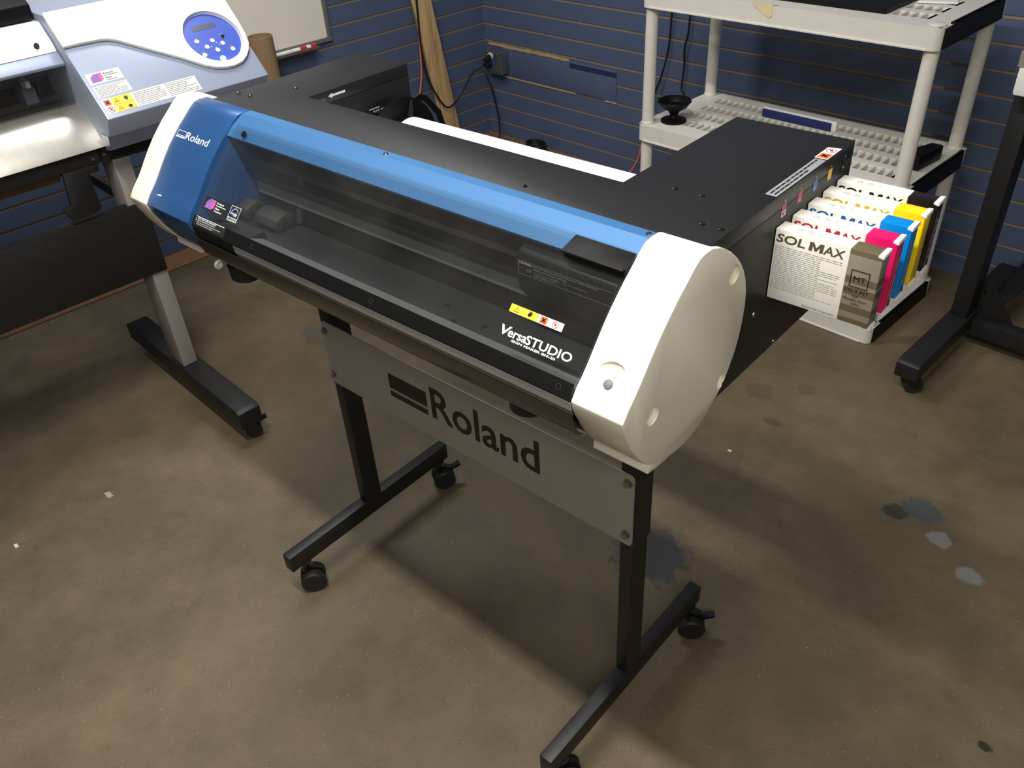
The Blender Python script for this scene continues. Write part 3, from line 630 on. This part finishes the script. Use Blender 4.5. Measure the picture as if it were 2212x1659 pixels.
# ------------------------------------------------------------------ desktop print and cut machine (world frame)
t = Thing('desktop_printer', 'blue black and white desktop sign printer on the wheeled stand', 'printer', WORLD, (.5, .25, .835))
T_ = 1.082; DP = t
ch = MB()
ch.prism([(.012, .195), (1.0035, .195), (1.0035, .563), (.820, .563), (.820, .2665), (.157, .2665), (.157, .502), (.012, .502)], 2, .836, 1.0600, 'blk')
t.part('chassis', ch, label='black sheet metal body', bevel=.001)
tp = t.part('top_panel', MB().prism([(.012, .1675), (1.0035, .1675), (1.0035, .563), (.820, .563), (.820, .2665), (.157, .2665), (.157, .502), (.012, .502)], 2, 1.0602, T_, 'blk'), bevel=.001)
for (sx_, sy_) in ((.095, .286), (.057, .215), (.023, .213), (.722, .183), (.887, .284), (.926, .285), (.967, .216), (.992, .216)):
    t.part('screw', MB().lathe((sx_, sy_, T_), (0, 0, 1), [(.0042, 0), (.0038, .0012), (.0018, .002), (.0012, .0012), (.0, .0012)], 'bscrew', 16), parent=tp)
for (sy_, sz_) in ((.309, .925), (.387, .842), (.221, .8395)):
    t.part('screw', MB().lathe((1.0036, sy_, sz_), (1, 0, 0), [(.004, 0), (.0036, .0012), (.0015, .002), (.0, .001)], 'chrome', 16), parent=tp)
# interior
inn = MB()
inn.box(.14, .935, .160, .194, .86, 1.0598, 'bay'); inn.box(.14, .935, .061, .160, .8625, .885, 'hole')
t.part('inner_bay', inn, label='dark printing bay')
mb = MB(); mb.box(.16, .93, .128, .1598, .958, .984, 'rolg2'); mb.box(.16, .93, .122, .1598, .984, .990, 'blkp'); mb.box(.16, .93, .135, .1598, 1.006, 1.016, 'dsteel')
t.part('carriage_rail', mb, label='grey rail inside the cover')
t.part('platen', MB().prism([(.030, .8855), (.030, .915), (.045, .925), (.125, .925), (.125, .8855)], 0, .142, .93, 'blkm'))
M['rolg'] = mat('roller_grey', S(42, 42, 40), .6)
t.part('light_band', MB().prism([(.0165, .9440), (.0185, .9300), (.0540, .9262), (.0540, .9280)], 0, .150, .93, 'rolg2'), label='added grey plate painting the light band above the cover border')  # plate added so its grey paints the bright band behind the cover
for xx, ww in ((.152, .030), (.205, .060)):
    t.part('pinch_roller', MB().prism([(.085, .9255), (.078, .935), (.084, .947), (.105, .954), (.121, .946), (.121, .9255)], 0, xx, xx + ww, 'rolg'), bevel=.002)
for sx_, sy_ in ((.655, .085), (.690, .060), (.735, .075)):
    t.part('platen_screw', MB().lathe((sx_, sy_, .9252), (0, 0, 1), [(.004, 0), (.0036, .001), (.0, .0016)], 'bscrew', 16))
t.part('diagonal_arm', MB().prism([(.146, 1.005), (.156, 1.005), (.126, .93), (.122, .93)], 0, .262, .274, 'rolg'))
cg = t.part('print_carriage', MB().prism([(.102, .985), (.098, 1.000), (.098, 1.036), (.104, 1.0425), (.155, 1.052), (.155, .962), (.118, .962)], 0, .777, .930, 'blkp'), bevel=.004)
CF = lambda a, b: Vector((a, .0975, b))
mb = MB(); mb.drect(CF, .781, .925, 1.0305, 1.0309, 'gink'); mb.drect(CF, .781, .925, 1.0117, 1.0121, 'gink'); mb.drect(CF, .781, .7814, 1.0117, 1.0309, 'gink')
mb.dtext(CF, 'CAUTION :', .783, .805, 1.0265, 1.0292, 'wink'); mb.dtext(CF, 'Read all Warnings and Procedures in the "USER\'S MANUAL"', .8065, .905, 1.0260, 1.0294, 'gink')
mb.dtext(CF, 'before performing any cleaning.', .8065, .858, 1.0222, 1.0254, 'gink'); mb.dtext(CF, '注意', .794, .802, 1.0176, 1.0210, 'gink')
mb.dtext(CF, 'ヘッドクリーニングの前に、「ユーザーズマニュアル」', .8065, .888, 1.0178, 1.0210, 'gink'); mb.dtext(CF, 'を必ずお読みください。', .8065, .842, 1.0140, 1.0172, 'gink')
t.part('caution_label', mb, parent=cg)

# blue rail along the top of the opening
t.part('top_rail', MB().prism([(.1672, 1.0822), (.1505, 1.0822), (.146, 1.0795), (.124, 1.0665), (.112, 1.0560), (.114, 1.0520), (.128, 1.0575), (.1672, 1.0602)], 0, .1285, .9382, 'rail'), label='light blue rail above the window', angle=6)
for sx_ in (.478, .931):
    t.part('rail_screw', MB().lathe((sx_, .159, 1.0822), (0, 0, 1), [(.0042, 0), (.0036, .0014), (.0, .0018)], 'chrome', 16))
# transparent cover
CP = [(.128, 1.071), (.113, 1.058), (.085, 1.034), (.058, 1.004), (.030, .971), (.011, .953), (.0, .938)]
CP = [(y, z + .0018) for y, z in CP]
CS = [0]
for a, b in zip(CP, CP[1:]): CS.append(CS[-1] + math.hypot(b[0] - a[0], b[1] - a[1]))
def curve(P, S_, off):
    nrm = []
    for i in range(len(P) - 1):
        ty, tz = P[i + 1][0] - P[i][0], P[i + 1][1] - P[i][1]; l = math.hypot(ty, tz); nrm.append((tz / l, -ty / l))
    vn = [nrm[0]] + [((nrm[i][0] + nrm[i + 1][0]) / 2, (nrm[i][1] + nrm[i + 1][1]) / 2) for i in range(len(nrm) - 1)] + [nrm[-1]]
    def fn(x_, s__):
        s__ = max(S_[0], min(S_[-1], s__)); i = 0
        while i < len(P) - 2 and s__ > S_[i + 1]: i += 1
        k = (s__ - S_[i]) / (S_[i + 1] - S_[i]); y = P[i][0] + k * (P[i + 1][0] - P[i][0]); z = P[i][1] + k * (P[i + 1][1] - P[i][1])
        ny = vn[i][0] + k * (vn[i + 1][0] - vn[i][0]); nz = vn[i][1] + k * (vn[i + 1][1] - vn[i][1])
        return Vector((x_, y + ny * off, z + nz * off))
    return fn
cvf = lambda off: curve(CP, CS, off)
def sheet(P, S_, x0, x1, off0, off1, m):
    mb = MB(); a, b = curve(P, S_, off0), curve(P, S_, off1)
    return mb.prism([(a(0, s__).y, a(0, s__).z) for s__ in S_] + [(b(0, s__).y, b(0, s__).z) for s__ in reversed(S_)], 0, x0, x1, m)
cov = t.part('window_cover', sheet(CP, CS, .1460, .9375, 0, .0028, 'cover'), label='clear acrylic front cover')
DV = lambda off: (lambda a, b: cvf(.0030 + off)(a, b))
def VT(off): return lambda a, b: cvf(.0030 + off)(a, -b)      # v grows upwards: v = -s
mb = MB(); mb.drect(VT(0), .1460, .9375, -.1852, -.1655, 'blkp', 1, 3)
bs = t.part('cover_border', mb, parent=cov, label='opaque black lower border')
mb = MB()
for cx_, cs_ in ((.312, .175), (.592, .175), (.918, .175)): mb.dring(VT(.0002), cx_, -cs_, .0036, .0033, 'dgr')
t.part('round_marks', mb, parent=bs)
mb = MB()
mb.dtext(VT(0), 'V', .8095, .8255, -.1455, -.1335, 'wink', bold=.022, shear=.1)
mb.dtext(VT(0), 'ersa', .8225, .8510, -.1455, -.1375, 'wink', bold=.018)
mb.dtext(VT(0), 'STUDIO', .8500, .9190, -.1458, -.1345, 'wink', bold=.018)
mb.dtext(VT(0), 'SIGN MAKER BN-20', .8315, .8990, -.1500, -.1470, 'wink', bold=.03)
t.part('wordmark', mb, parent=cov, label='white wordmark')
mb = MB(); mb.drect(VT(0), .811, .854, -.1165, -.1063, 'yel', 1, 2); mb.drect(VT(0), .8542, .892, -.1165, -.1063, 'paper', 1, 2)
tri(mb, VT(.0001), .8215, -.1115, .0075); hand(mb, VT(.0003), .841, -.1112, .0095, rot=-60)
mb.drect(VT(.0002), .858, .8685, -.1158, -.1070, 'org'); xcross(mb, VT(.0003), .8632, -.1114, .008); nosmoke(mb, VT(.0002), .8805, -.1114, .0085)
t.part('warning_sticker', mb, parent=cov)
mb = MB(); mb.drect(VT(0), .1545, .2220, -.1515, -.1292, 'dlab', 1, 2); ripc(mb, VT(.0002), .1545, .2220, -.1515, -.1292, 'wink'); t.part('logo_sticker', mb, parent=cov)
mb = MB(); E1 = VT(.0002)
for q in ((.2275, .2535, -.1285, -.1278), (.2275, .2535, -.1525, -.1518), (.2275, .2282, -.1525, -.1278), (.2528, .2535, -.1525, -.1278), (.2275, .2535, -.1472, -.1466)): mb.drect(E1, *q, 'wink')
mb.dring(E1, .2405, -.1405, .0095, .0087, 'wink', a0=20, a1=165)
mb.dpoly(E1, [(.245 + .0038 * (1 if k % 2 == 0 else .42) * math.sin(math.pi * k / 5), -.141 + .0038 * (1 if k % 2 == 0 else .42) * math.cos(math.pi * k / 5)) for k in range(10)], 'wink')
mb.dtext(E1, 'energy', .230, .2435, -.1435, -.1385, 'wink', shear=.25); mb.drect(E1, .2288, .2522, -.1515, -.1475, 'gink')
mb.dtext(VT(.0003), 'ENERGY STAR', .230, .251, -.1508, -.1481, 'dlab', bold=.01)
t.part('rating_sticker', mb, parent=cov)
mb = MB(); mb.drect(VT(.0002), .1500, .2380, -.1812, -.1640, 'dlab', 1, 3); LB = VT(.0004)
for k, vv in enumerate((-.1668, -.1705, -.1738)):
    mb.ddisc(LB, .1545, vv + .0006, .0010, 'wink', 10)
bars(mb, LB, .158, .233, -.1700, -.1652, 2, 'wink', .5); bars(mb, LB, .158, .212, -.1738, -.1704, 1, 'gink', .6); bars(mb, LB, .158, .226, -.1795, -.1740, 2, 'gink', .5)
t.part('instruction_label', mb, parent=cov)
t.part('cover_screw', MB().lathe(cvf(.0029)(.1765, .0138), (0, -.65, .76), [(.0055, 0), (.005, .0015), (.0, .002)], 'bscrew', 20), parent=cov)
t.part('cover_handle', MB().prism([(.127, 1.0725), (.097, 1.0640), (.0965, 1.0618), (.104, 1.0625), (.102, 1.0535), (.114, 1.0640), (.126, 1.0702)], 0, .850, .9372, 'blkp'), parent=cov, bevel=.0008, label='black handle flange')

# end caps
CAP = [(-.0005, .940), (.010, .954), (.022, .966), (.032, .977), (.045, .9935), (.059, 1.0105), (.073, 1.026), (.087, 1.0395), (.101, 1.0525), (.115, 1.0635), (.128, 1.0745), (.140, 1.0825), (.152, 1.0845), (.167, 1.0840), (.188, 1.0760), (.202, 1.0675), (.213, 1.0600), (.229, 1.0460), (.240, 1.0340), (.250, 1.0200), (.258, 1.0040), (.2635, .985), (.2655, .965), (.264, .942), (.259, .918), (.252, .898), (.242, .880), (.231, .864), (.216, .850), (.200, .840), (.181, .829), (.161, .822), (.141, .8195), (.121, .8200), (.105, .8225), (.092, .8265), (.077, .830), (.064, .836), (.053, .8455), (.043, .856), (.034, .867), (.026, .880), (.018, .893), (.012, .906), (.006, .9175), (.002, .928)]
def inset(P, d):
    n = len(P); o_ = []
    for i in range(n):
        a, b, c = Vector(P[i - 1]), Vector(P[i]), Vector(P[(i + 1) % n]); e = ((b - a).normalized() + (c - b).normalized()).normalized(); nn = Vector((e.y, -e.x)); o_.append(tuple(b + nn * d))
    return o_
CS2 = [0]; CAPF = CAP[11::-1]
for a, b in zip(CAPF, CAPF[1:]): CS2.append(CS2[-1] + math.hypot(b[0] - a[0], b[1] - a[1]))
def capf(off): return lambda a, b: curve(CAPF, CS2, off)(a, -b)
rc = t.part('right_end_cap', MB().prism(CAP, 0, .9385, 1.0105, 'wcap'), label='white end cap with power button', bevel=.0015)
cut = MB()
for (cy_, cz_, r_) in ((.225, 1.025, .0125), (.222, .870, .0105), (.060, .915, .0125)): cut.cyl((1.0045, cy_, cz_), (1.02, cy_, cz_), r_, 'wcap', 32)
pc = capf(0)(.9735, -.160); nrm = (capf(1)(.9735, -.160) - capf(0)(.9735, -.160)).normalized()
tilt = (nrm * 1.0 + Vector((0, 1, .9)).normalized() * .16).normalized()
cc_ = pc + nrm * .0035
cut.lathe(cc_ - tilt * .0062, tilt, [(.016, 0), (.0205, .004), (.0215, .02)], 'wcap', 40)
cut.V = [v - t.base for v in cut.V]
boolean_cut(rc, cut)
bc = cc_ - tilt * .0060; tv = Vector((1, 0, 0)); tu = tilt.cross(tv).normalized(); tu = tu if tu.z > 0 else -tu
PBF = lambda a, b: bc + tilt * .0006 + tv * a + tu * b
t.part('power_button', MB().lathe(bc - tu * .0052 + tv * .0, tilt, [(.0058, 0), (.0056, .0020), (.0035, .003), (.0, .0031)], 'silv', 28), parent=rc, label='round grey power button')
mb = MB(); mb.dring(PBF, .003, .0068, .0030, .0025, 'gink', a0=-240, a1=60); mb.drect(PBF, .0028, .0032, .0070, .0105, 'gink'); t.part('power_symbol', mb, parent=rc)
t.part('foot_block', MB().prism([(.057, .8265), (.060, .846), (.12, .84), (.104, .8225), (.098, .8215)], 0, .928, 1.0102, 'wcap'), parent=rc, bevel=.001)
lc = t.part('left_end_cap', MB().prism(CAP, 0, -.062, -.006, 'wcap'), label='white outer end cap', bevel=.0015)
t.part('foot_block', MB().prism([(.060, .8265), (.062, .846), (.12, .84), (.104, .8225)], 0, -.0615, .02, 'wcap'), parent=lc)
BC = [p for p in inset(CAP, .0015) if True]
bc_i = [i for i, p in enumerate(BC) if p[0] < .168]
BCF = [p for p in BC if p[0] < .1665 and p[1] > .83] ; BCF = sorted([p for p in BC[:14]], key=lambda p: p[1])
front = BC[:14]; bottom = BC[33:]
blue = t.part('left_blue_cover', MB().prism(front + [(.1672, 1.0822), (.1672, .8185)] + bottom, 0, -.0055, .128, 'blue'), label='metallic blue left cover', bevel=.003)
LF = capf(-.0005)
L1 = capf(-.00125)
BW = lambda a, b: capf(-.0012)(a, b)
mb = MB()
for q in ((.0006, .0278, -.0577, -.0569), (.0006, .0278, -.0662, -.0654), (.0006, .0014, -.0662, -.0569), (.0270, .0278, -.0662, -.0569), (.0006, .0278, -.0699, -.0675)): mb.drect(BW, *q, 'wink')
mb.dtext(BW, 'Roland', .0295, .0985, -.0699, -.0562, 'wink', bold=.006); t.part('wordmark', mb, parent=blue, label='white wordmark')
mb = MB(); mb.drect(BW, .013, .026, -.1775, -.1765, 'wink'); mb.drect(BW, .019, .0285, -.1768, -.1750, 'wink'); t.part('scratch', mb, parent=blue, label='white scratch')
t.part('low_grommet', MB().lathe((.1282, .033, .848), (1, 0, 0), [(.0085, 0), (.0085, .002), (.0065, .004), (.003, .004), (.0028, .001)], 'wcap', 24), label='cream grommet')
M['stripg'] = mat('satin_strip', S(185, 188, 190), .3, .35, var=.08, scale=14); M['stripd'] = mat('satin_strip_dark', S(112, 112, 108), .35, .4, var=.08, scale=14); M['lipm'] = mat('bare_steel_lip', S(150, 142, 122), .35, .5, var=.12, scale=25)
# front apron below the cover
t.part('corner_block', MB().prism([(.003, .9380), (.06, .9380), (.07, .865), (.030, .865), (.008, .910)], 0, .1345, .262, 'hole'), label='black corner piece')
t.part('front_strip', MB().prism([(.0005, .9375), (-.0012, .9375), (.0005, .9255), (.0025, .9255)], 0, .2625, .9382, 'stripg').prism([(.0006, .9253), (.0032, .9253), (.0050, .9165), (.0030, .9165)], 0, .2625, .9382, 'stripd'), label='thin silver strip under the cover')
AP = [(.0035, .9160), (.0062, .905), (.0100, .894), (.0140, .885), (.0180, .8785)]; AS = [0]
for a, b in zip(AP, AP[1:]): AS.append(AS[-1] + math.hypot(b[0] - a[0], b[1] - a[1]))
t.part('front_apron', sheet(AP, AS, .135, .9382, 0, .0016, 'dsteel'), label='dark glossy curved apron')
t.part('apron_lip', MB().prism([(.0182, .8780), (.0170, .8765), (.0255, .8715), (.060, .860), (.060, .862), (.027, .8735)], 0, .180, .9382, 'lipm'), label='bare steel lower lip')
t.part('base_pan', MB().box(.136, .937, .062, .194, .846, .8595, 'blkm'))
for (fx, fy) in ((.80, .085), (.150, .070), (.93, .50), (.07, .45)):
    t.part('rubber_foot', MB().lathe((fx, fy, .8455 if fy < .2 else .8358), (0, 0, -1), [(.030, 0), (.028, .028 if fy < .2 else .003), (.022, .033 if fy < .2 else .0035), (.0, .033 if fy < .2 else .0035)], 'rub', 32))

# labels on the box
LT = lambda a, b: Vector((a, b, T_ + .0003))
LT2 = lambda a, b: Vector((a, b, T_ + .0005)); LT3 = lambda a, b: Vector((a, b, T_ + .0007))
mb = MB(); mb.drect(LT, .9865, 1.002, .332, .472, 'lsil'); GT = lambda a, b: Vector((1.002 - b, a, T_ + .0005)); bars(mb, GT, .337, .468, .0022, .0138, 2, 'ink', .42); t.part('notice_label', mb, parent=tp, label='long silver label')
mb = MB(); mb.dpoly(LT, [(.984, .475), (1.002, .475), (1.002, .522), (.984, .518)], 'paper'); mb.drect(LT2, .986, 1.001, .4775, .495, 'org'); xcross(mb, LT3, .9935, .4862, .013); nosmoke(mb, LT2, .993, .508, .014); t.part('hazard_sticker', mb, parent=tp)
SF = lambda a, b: Vector((1.0038, a, b))
cols = ['redl', 'redl', 'blul', 'yel', 'dlab']; names = ['MT', 'MG', 'CY', 'YE', 'BK']
for k in range(5):
    y0 = .3490 + .0445 * k; mb = MB()
    mb.drect(SF, y0, y0 + .0125, 1.0500, 1.0655, cols[k]); SF2 = lambda a, b: Vector((1.0041, a, b))
    if k == 0: mb.drect(SF2, y0, y0 + .0125, 1.0478, 1.0560, 'paper'); mb.dtext(lambda a, b: Vector((1.0043, a, b)), 'MT', y0 + .003, y0 + .010, 1.0492, 1.0545, 'ink', bold=.01)
    else: mb.dtext(SF2, names[k], y0 + .0025, y0 + .010, 1.0515, 1.0550, 'wink')
    if k == 4: mb.drect(SF2, y0 - .001, y0 + .0135, 1.0665, 1.0668, 'gink')
    mb.dtext(SF2, str(k + 1), y0 + .005, y0 + .008, 1.0672, 1.0705, 'wink'); t.part('slot_label', mb, parent=tp)
IF = lambda a, b: Vector((.1573, a, b))
mb = MB(); mb.dpoly(IF, [(.308, 1.0715), (.317, 1.0760), (.317, 1.0735), (.347, 1.0735), (.347, 1.0695), (.317, 1.0695), (.317, 1.0670)], 'wink')
mb.dtext(IF, 'LOAD', .289, .301, 1.0665, 1.0710, 'gink'); t.part('load_arrow', mb, label='white arrow marking')
mb = MB(); mb.drect(IF, .392, .432, 1.003, 1.026, 'dlab'); IF2 = lambda a, b: Vector((.1576, a, b))
mb.dtext(IF2, 'BAR IN', .404, .430, 1.014, 1.019, 'wink'); mb.drect(IF2, .394, .42, 1.022, 1.0235, 'wink'); mb.drect(IF2, .418, .424, 1.004, 1.010, 'wink'); t.part('side_label', mb)

# ------------------------------------------------------------------ media roll behind the printer
t = Thing('vinyl_roll', 'roll of bright white vinyl with black flange behind the printer beam', 'vinyl roll', WORLD, (.46, .455, .86))
RC = (.452, .944)
t.part('roll', MB().lathe((.196, *RC), (1, 0, 0), [(.020, 0), (.052, 0), (.055, .003), (.055, .575), (.052, .578), (.020, .578)], 'vinyl', 64), label='white vinyl')
fl = MB(); fl.lathe((.172, *RC), (1, 0, 0), [(.018, 0), (.086, 0), (.088, .002), (.088, .006), (.05, .008), (.048, .0232), (.018, .0232)], 'blkp', 56)
fg = t.part('flange', fl, label='black plastic flange disc')
mb = MB()
for k in range(6):
    an = math.radians(60 * k + 10); d = Vector((0, math.cos(an), math.sin(an))); c0 = Vector((.1812, *RC)); p = Vector((0, -d.z, d.y)) * .004
    mb.raw([c0 + d * .052 + p, c0 + d * .084 + p, c0 + d * .084 - p, c0 + d * .052 - p, c0 + d * .052 + Vector((.012, 0, 0)), c0 + d * .084 + Vector((.002, 0, 0))], [(0, 1, 2, 3), (0, 4, 5, 1), (2, 5, 4, 3)], 'blkp')
t.part('flange_ribs', mb, parent=fg)
t.part('flange', MB().lathe((.776, *RC), (1, 0, 0), [(.018, 0), (.088, 0), (.088, .006), (.018, .012)], 'blkp', 56), label='black plastic flange disc')
t.part('shaft', MB().cyl((.159, *RC), (.8185, *RC), .0165, 'blkp', 24))
DP.part('rear_arm', MB().raw([(xx, yy, zz) for xx in (.161, .167) for yy, zz in ((.500, 1.008), (.503, 1.018), (.518, 1.022), (.534, 1.014), (.568, .975), (.590, .90), (.582, .898), (.560, .968), (.530, 1.003), (.516, 1.010))], [tuple(range(10)), tuple(range(19, 9, -1))] + [(i, (i + 1) % 10, 10 + (i + 1) % 10, 10 + i) for i in range(10)], 'blkp').box(.1575, .167, .4, .500, 1.008, 1.016, 'blkp'))

# ------------------------------------------------------------------ ink cartridges
def heavy_m(mb, fn, u0, u1, v0, v1, m):
    P_ = [(0, 0), (.0, 1), (.27, 1), (.5, .42), (.73, 1), (1, 1), (1, 0), (.76, 0), (.76, .60), (.56, .05), (.44, .05), (.24, .60), (.24, 0)]
    mb.dpoly(fn, [(u0 + (u1 - u0) * a + .0012 * b, v0 + (v1 - v0) * b) for a, b in P_], m)
spec = [('MT', 'silvm', 'inkolive', 'silver and white', 'front of the five, with a square MT mark'), ('MG', 'cmag', 'cmagd', 'magenta and white', 'between the silver and the blue one'), ('CY', 'ccy', 'ccyd', 'blue and white', 'middle one of five'), ('YE', 'cyel', 'cyeld', 'yellow and white', 'between the blue and the black one'), ('BK', 'cbk', 'ink', 'black and white', 'rear most of five')]
def stripe_mat():
    m = bpy.data.materials.new('silver_striped_print'); m.use_nodes = True; nt = m.node_tree; b = nt.nodes['Principled BSDF']; b.inputs['Metallic'].default_value = .45; b.inputs['Roughness'].default_value = .35
    tc = nt.nodes.new('ShaderNodeTexCoord'); mp = nt.nodes.new('ShaderNodeMapping'); mp.inputs['Rotation'].default_value = (0, math.radians(14), 0); mp.inputs['Scale'].default_value = (0, 0, 1)
    w_ = nt.nodes.new('ShaderNodeTexNoise'); w_.inputs['Scale'].default_value = 75; w_.inputs['Detail'].default_value = 0
    cr = nt.nodes.new('ShaderNodeValToRGB'); cr.color_ramp.interpolation = 'CONSTANT'; cr.color_ramp.elements[0].color = (*S(128, 116, 92), 1); cr.color_ramp.elements[1].color = (*S(168, 162, 148), 1); cr.color_ramp.elements[1].position = .5
    nt.links.new(tc.outputs['Object'], mp.inputs[0]); nt.links.new(mp.outputs[0], w_.inputs[0]); nt.links.new(w_.outputs['Fac'], cr.inputs[0]); nt.links.new(cr.outputs[0], b.inputs['Base Color']); return m
M['silvm'] = stripe_mat(); M['inkolive'] = mat('olive_print', S(92, 84, 66), .5)
M['cmag'] = mat('magenta_print', S(222, 22, 100), .3, var=.02); M['cmagd'] = mat('crimson_print', S(190, 30, 70), .4)
M['ccy'] = mat('cyan_print', S(0, 130, 215), .3, var=.02); M['ccyd'] = mat('blue_print', S(25, 95, 170), .4)
M['cyel'] = mat('yellow_print', S(250, 215, 25), .3, var=.02); M['cyeld'] = mat('amber_print', S(222, 180, 50), .4); M['cbk'] = mat('carton_black', S(28, 20, 20), .25)
M['cwh'] = mat('carton_white', S(240, 238, 230), .45, var=.01)
for k, (code, cm, cd_, cn, where) in enumerate(spec):
    y0 = .3392 + .0451 * k; y1 = y0 + .0245; z0, z1 = .9385, 1.0385; x0, xb_, x1 = 1.0045, 1.1010, 1.1400
    t = Thing('ink_cartridge', f'{cn} ink cartridge, {where}', 'ink cartridge', WORLD, ((x0 + x1) / 2, (y0 + y1) / 2, z0), 'ink cartridges in the printer side')
    t.part('carton', MB().box(x0, xb_, y0, y1, z0, z1, 'cwh'), label='white carton', bevel=.0008)
    t.part('colour_band', MB().box(xb_ + .0001, x1, y0 + .0002, y1 - .0002, z0, z1 - .0003, cm), bevel=.0006)
    t.part('end_ridge', MB().prism([(x1 - .0058, z1 - .0002), (x1 - .0048, z1 + .0008), (x1 + .0010, z1 + .0012), (x1 + .0018, z1 - .0035), (x1 + .0005, z1 - .0045), (x1 - .0058, z1 - .0028)], 1, y0 - .0002, y1 + .0002, 'pwh'), label='white plastic ridge', bevel=.0006)
    t.part('bottom_tab', MB().prism([(x1 - .008, z0 - .0005), (x1 + .001, z0 + .0005), (x1 + .002, z0 - .003), (x1 - .008, z0 - .004)], 1, y0 + .003, y1 - .003, 'pwh'), label='white plastic tab')
    FF = lambda a, b, y0=y0: Vector((a, y0 - .00025, b)); FF2 = lambda a, b, y0=y0: Vector((a, y0 - .0004, b))
    mb = MB(); mb.dtext(FF, 'SOL', 1.0065, 1.0450, 1.0210, 1.0330, cd_, bold=.022, shear=.12);  mb.dtext(FF, 'AX', 1.0685, 1.0960, 1.0210, 1.0330, cd_, bold=.018, shear=.12); heavy_m(mb, FF, 1.0498, 1.0680, 1.0210, 1.0330, cd_)
    bars(mb, FF, 1.0065, 1.0945, .955, 1.0175, 23, 'link', .30)
    mb.dtext(FF, 'Roland DG Corporation', 1.054, 1.0965, .9405, .9438, 'ink')
    t.part('front_print', mb)
    mb = MB()
    for q in ((1.107, 1.130, .9895, .9905), (1.107, 1.130, 1.0115, 1.0125), (1.107, 1.108, .9895, 1.0125), (1.129, 1.130, .9895, 1.0125)): mb.drect(FF2, *q, 'ink')
    mb.dtext(FF2, code, 1.1112, 1.1262, .9975, 1.0045, 'ink'); mb.dtext(FF2, 'ESL3-' + code, 1.1035, 1.1330, .9825, .9868, 'ink')
    if k == 0:
        mb.dtext(FF2, 'INK', 1.114, 1.1215, .9760, .9790, 'ink'); mb.dtext(FF2, 'Metallic Silver', 1.1035, 1.1328, .9708, .9742, 'ink'); mb.dtext(FF2, '220cc', 1.1135, 1.1255, .9655, .9688, 'ink')
    t.part('code_print', mb)
    EF = lambda a, b, y0=y0: Vector((x1 + .0003, y0 + b, a)); mb = MB()
    vm = 'ink' if k in (0, 3) else 'wink'
    EV = lambda a, b, y0=y0: Vector((x1 + .0003, y0 + .0245 - b, a))
    mb.dtext(EV, 'ECO-SOL MAX', .952, 1.012, .0060, .0100, vm); bars(mb, EV, .945, 1.024, .0150, .0180, 1, vm, .3)
    t.part('end_print', mb)
    mb = MB(); TF = lambda a, b: Vector((a, b, z1 + .0003))
    mb.dtext(TF, 'CE', 1.028, 1.036, y0 + .009, y0 + .0135, 'gink'); mb.dring(TF, 1.0465, y0 + .0115, .0035, .0030, 'gink'); mb.dring(TF, 1.0465, y0 + .0115, .0018, .0014, 'gink')
    for q in ((1.058, 1.0635, y0 + .009, y0 + .0094), (1.058, 1.0635, y0 + .0136, y0 + .014), (1.058, 1.0584, y0 + .009, y0 + .014)): mb.drect(TF, *q, 'gink')
    t.part('top_marks', mb)
t = None

M['flake'] = mat('tan_flake', S(165, 155, 130), .8)
# small bits on the floor
for (x_, y_, s__, m_, lb) in ((.66, 1.042, .006, 'chip', 'small white chip on the floor right of the printer stand'), (-.559, -.122, .016, 'flake', 'small tan flake on the bare floor left of the printer stand'), (-.571, -.366, .009, 'chip', 'pale crumb on the floor at the left edge of the picture')):
    single('debris_chip', MB().prism([(x_ - s__, y_ - s__ * .3), (x_ + s__ * .8, y_ - s__ * .5), (x_ + s__, y_ + s__ * .4), (x_ - s__ * .6, y_ + s__ * .5)], 2, .0003, .003, m_), WORLD, (x_, y_, .0003), lb, 'debris')
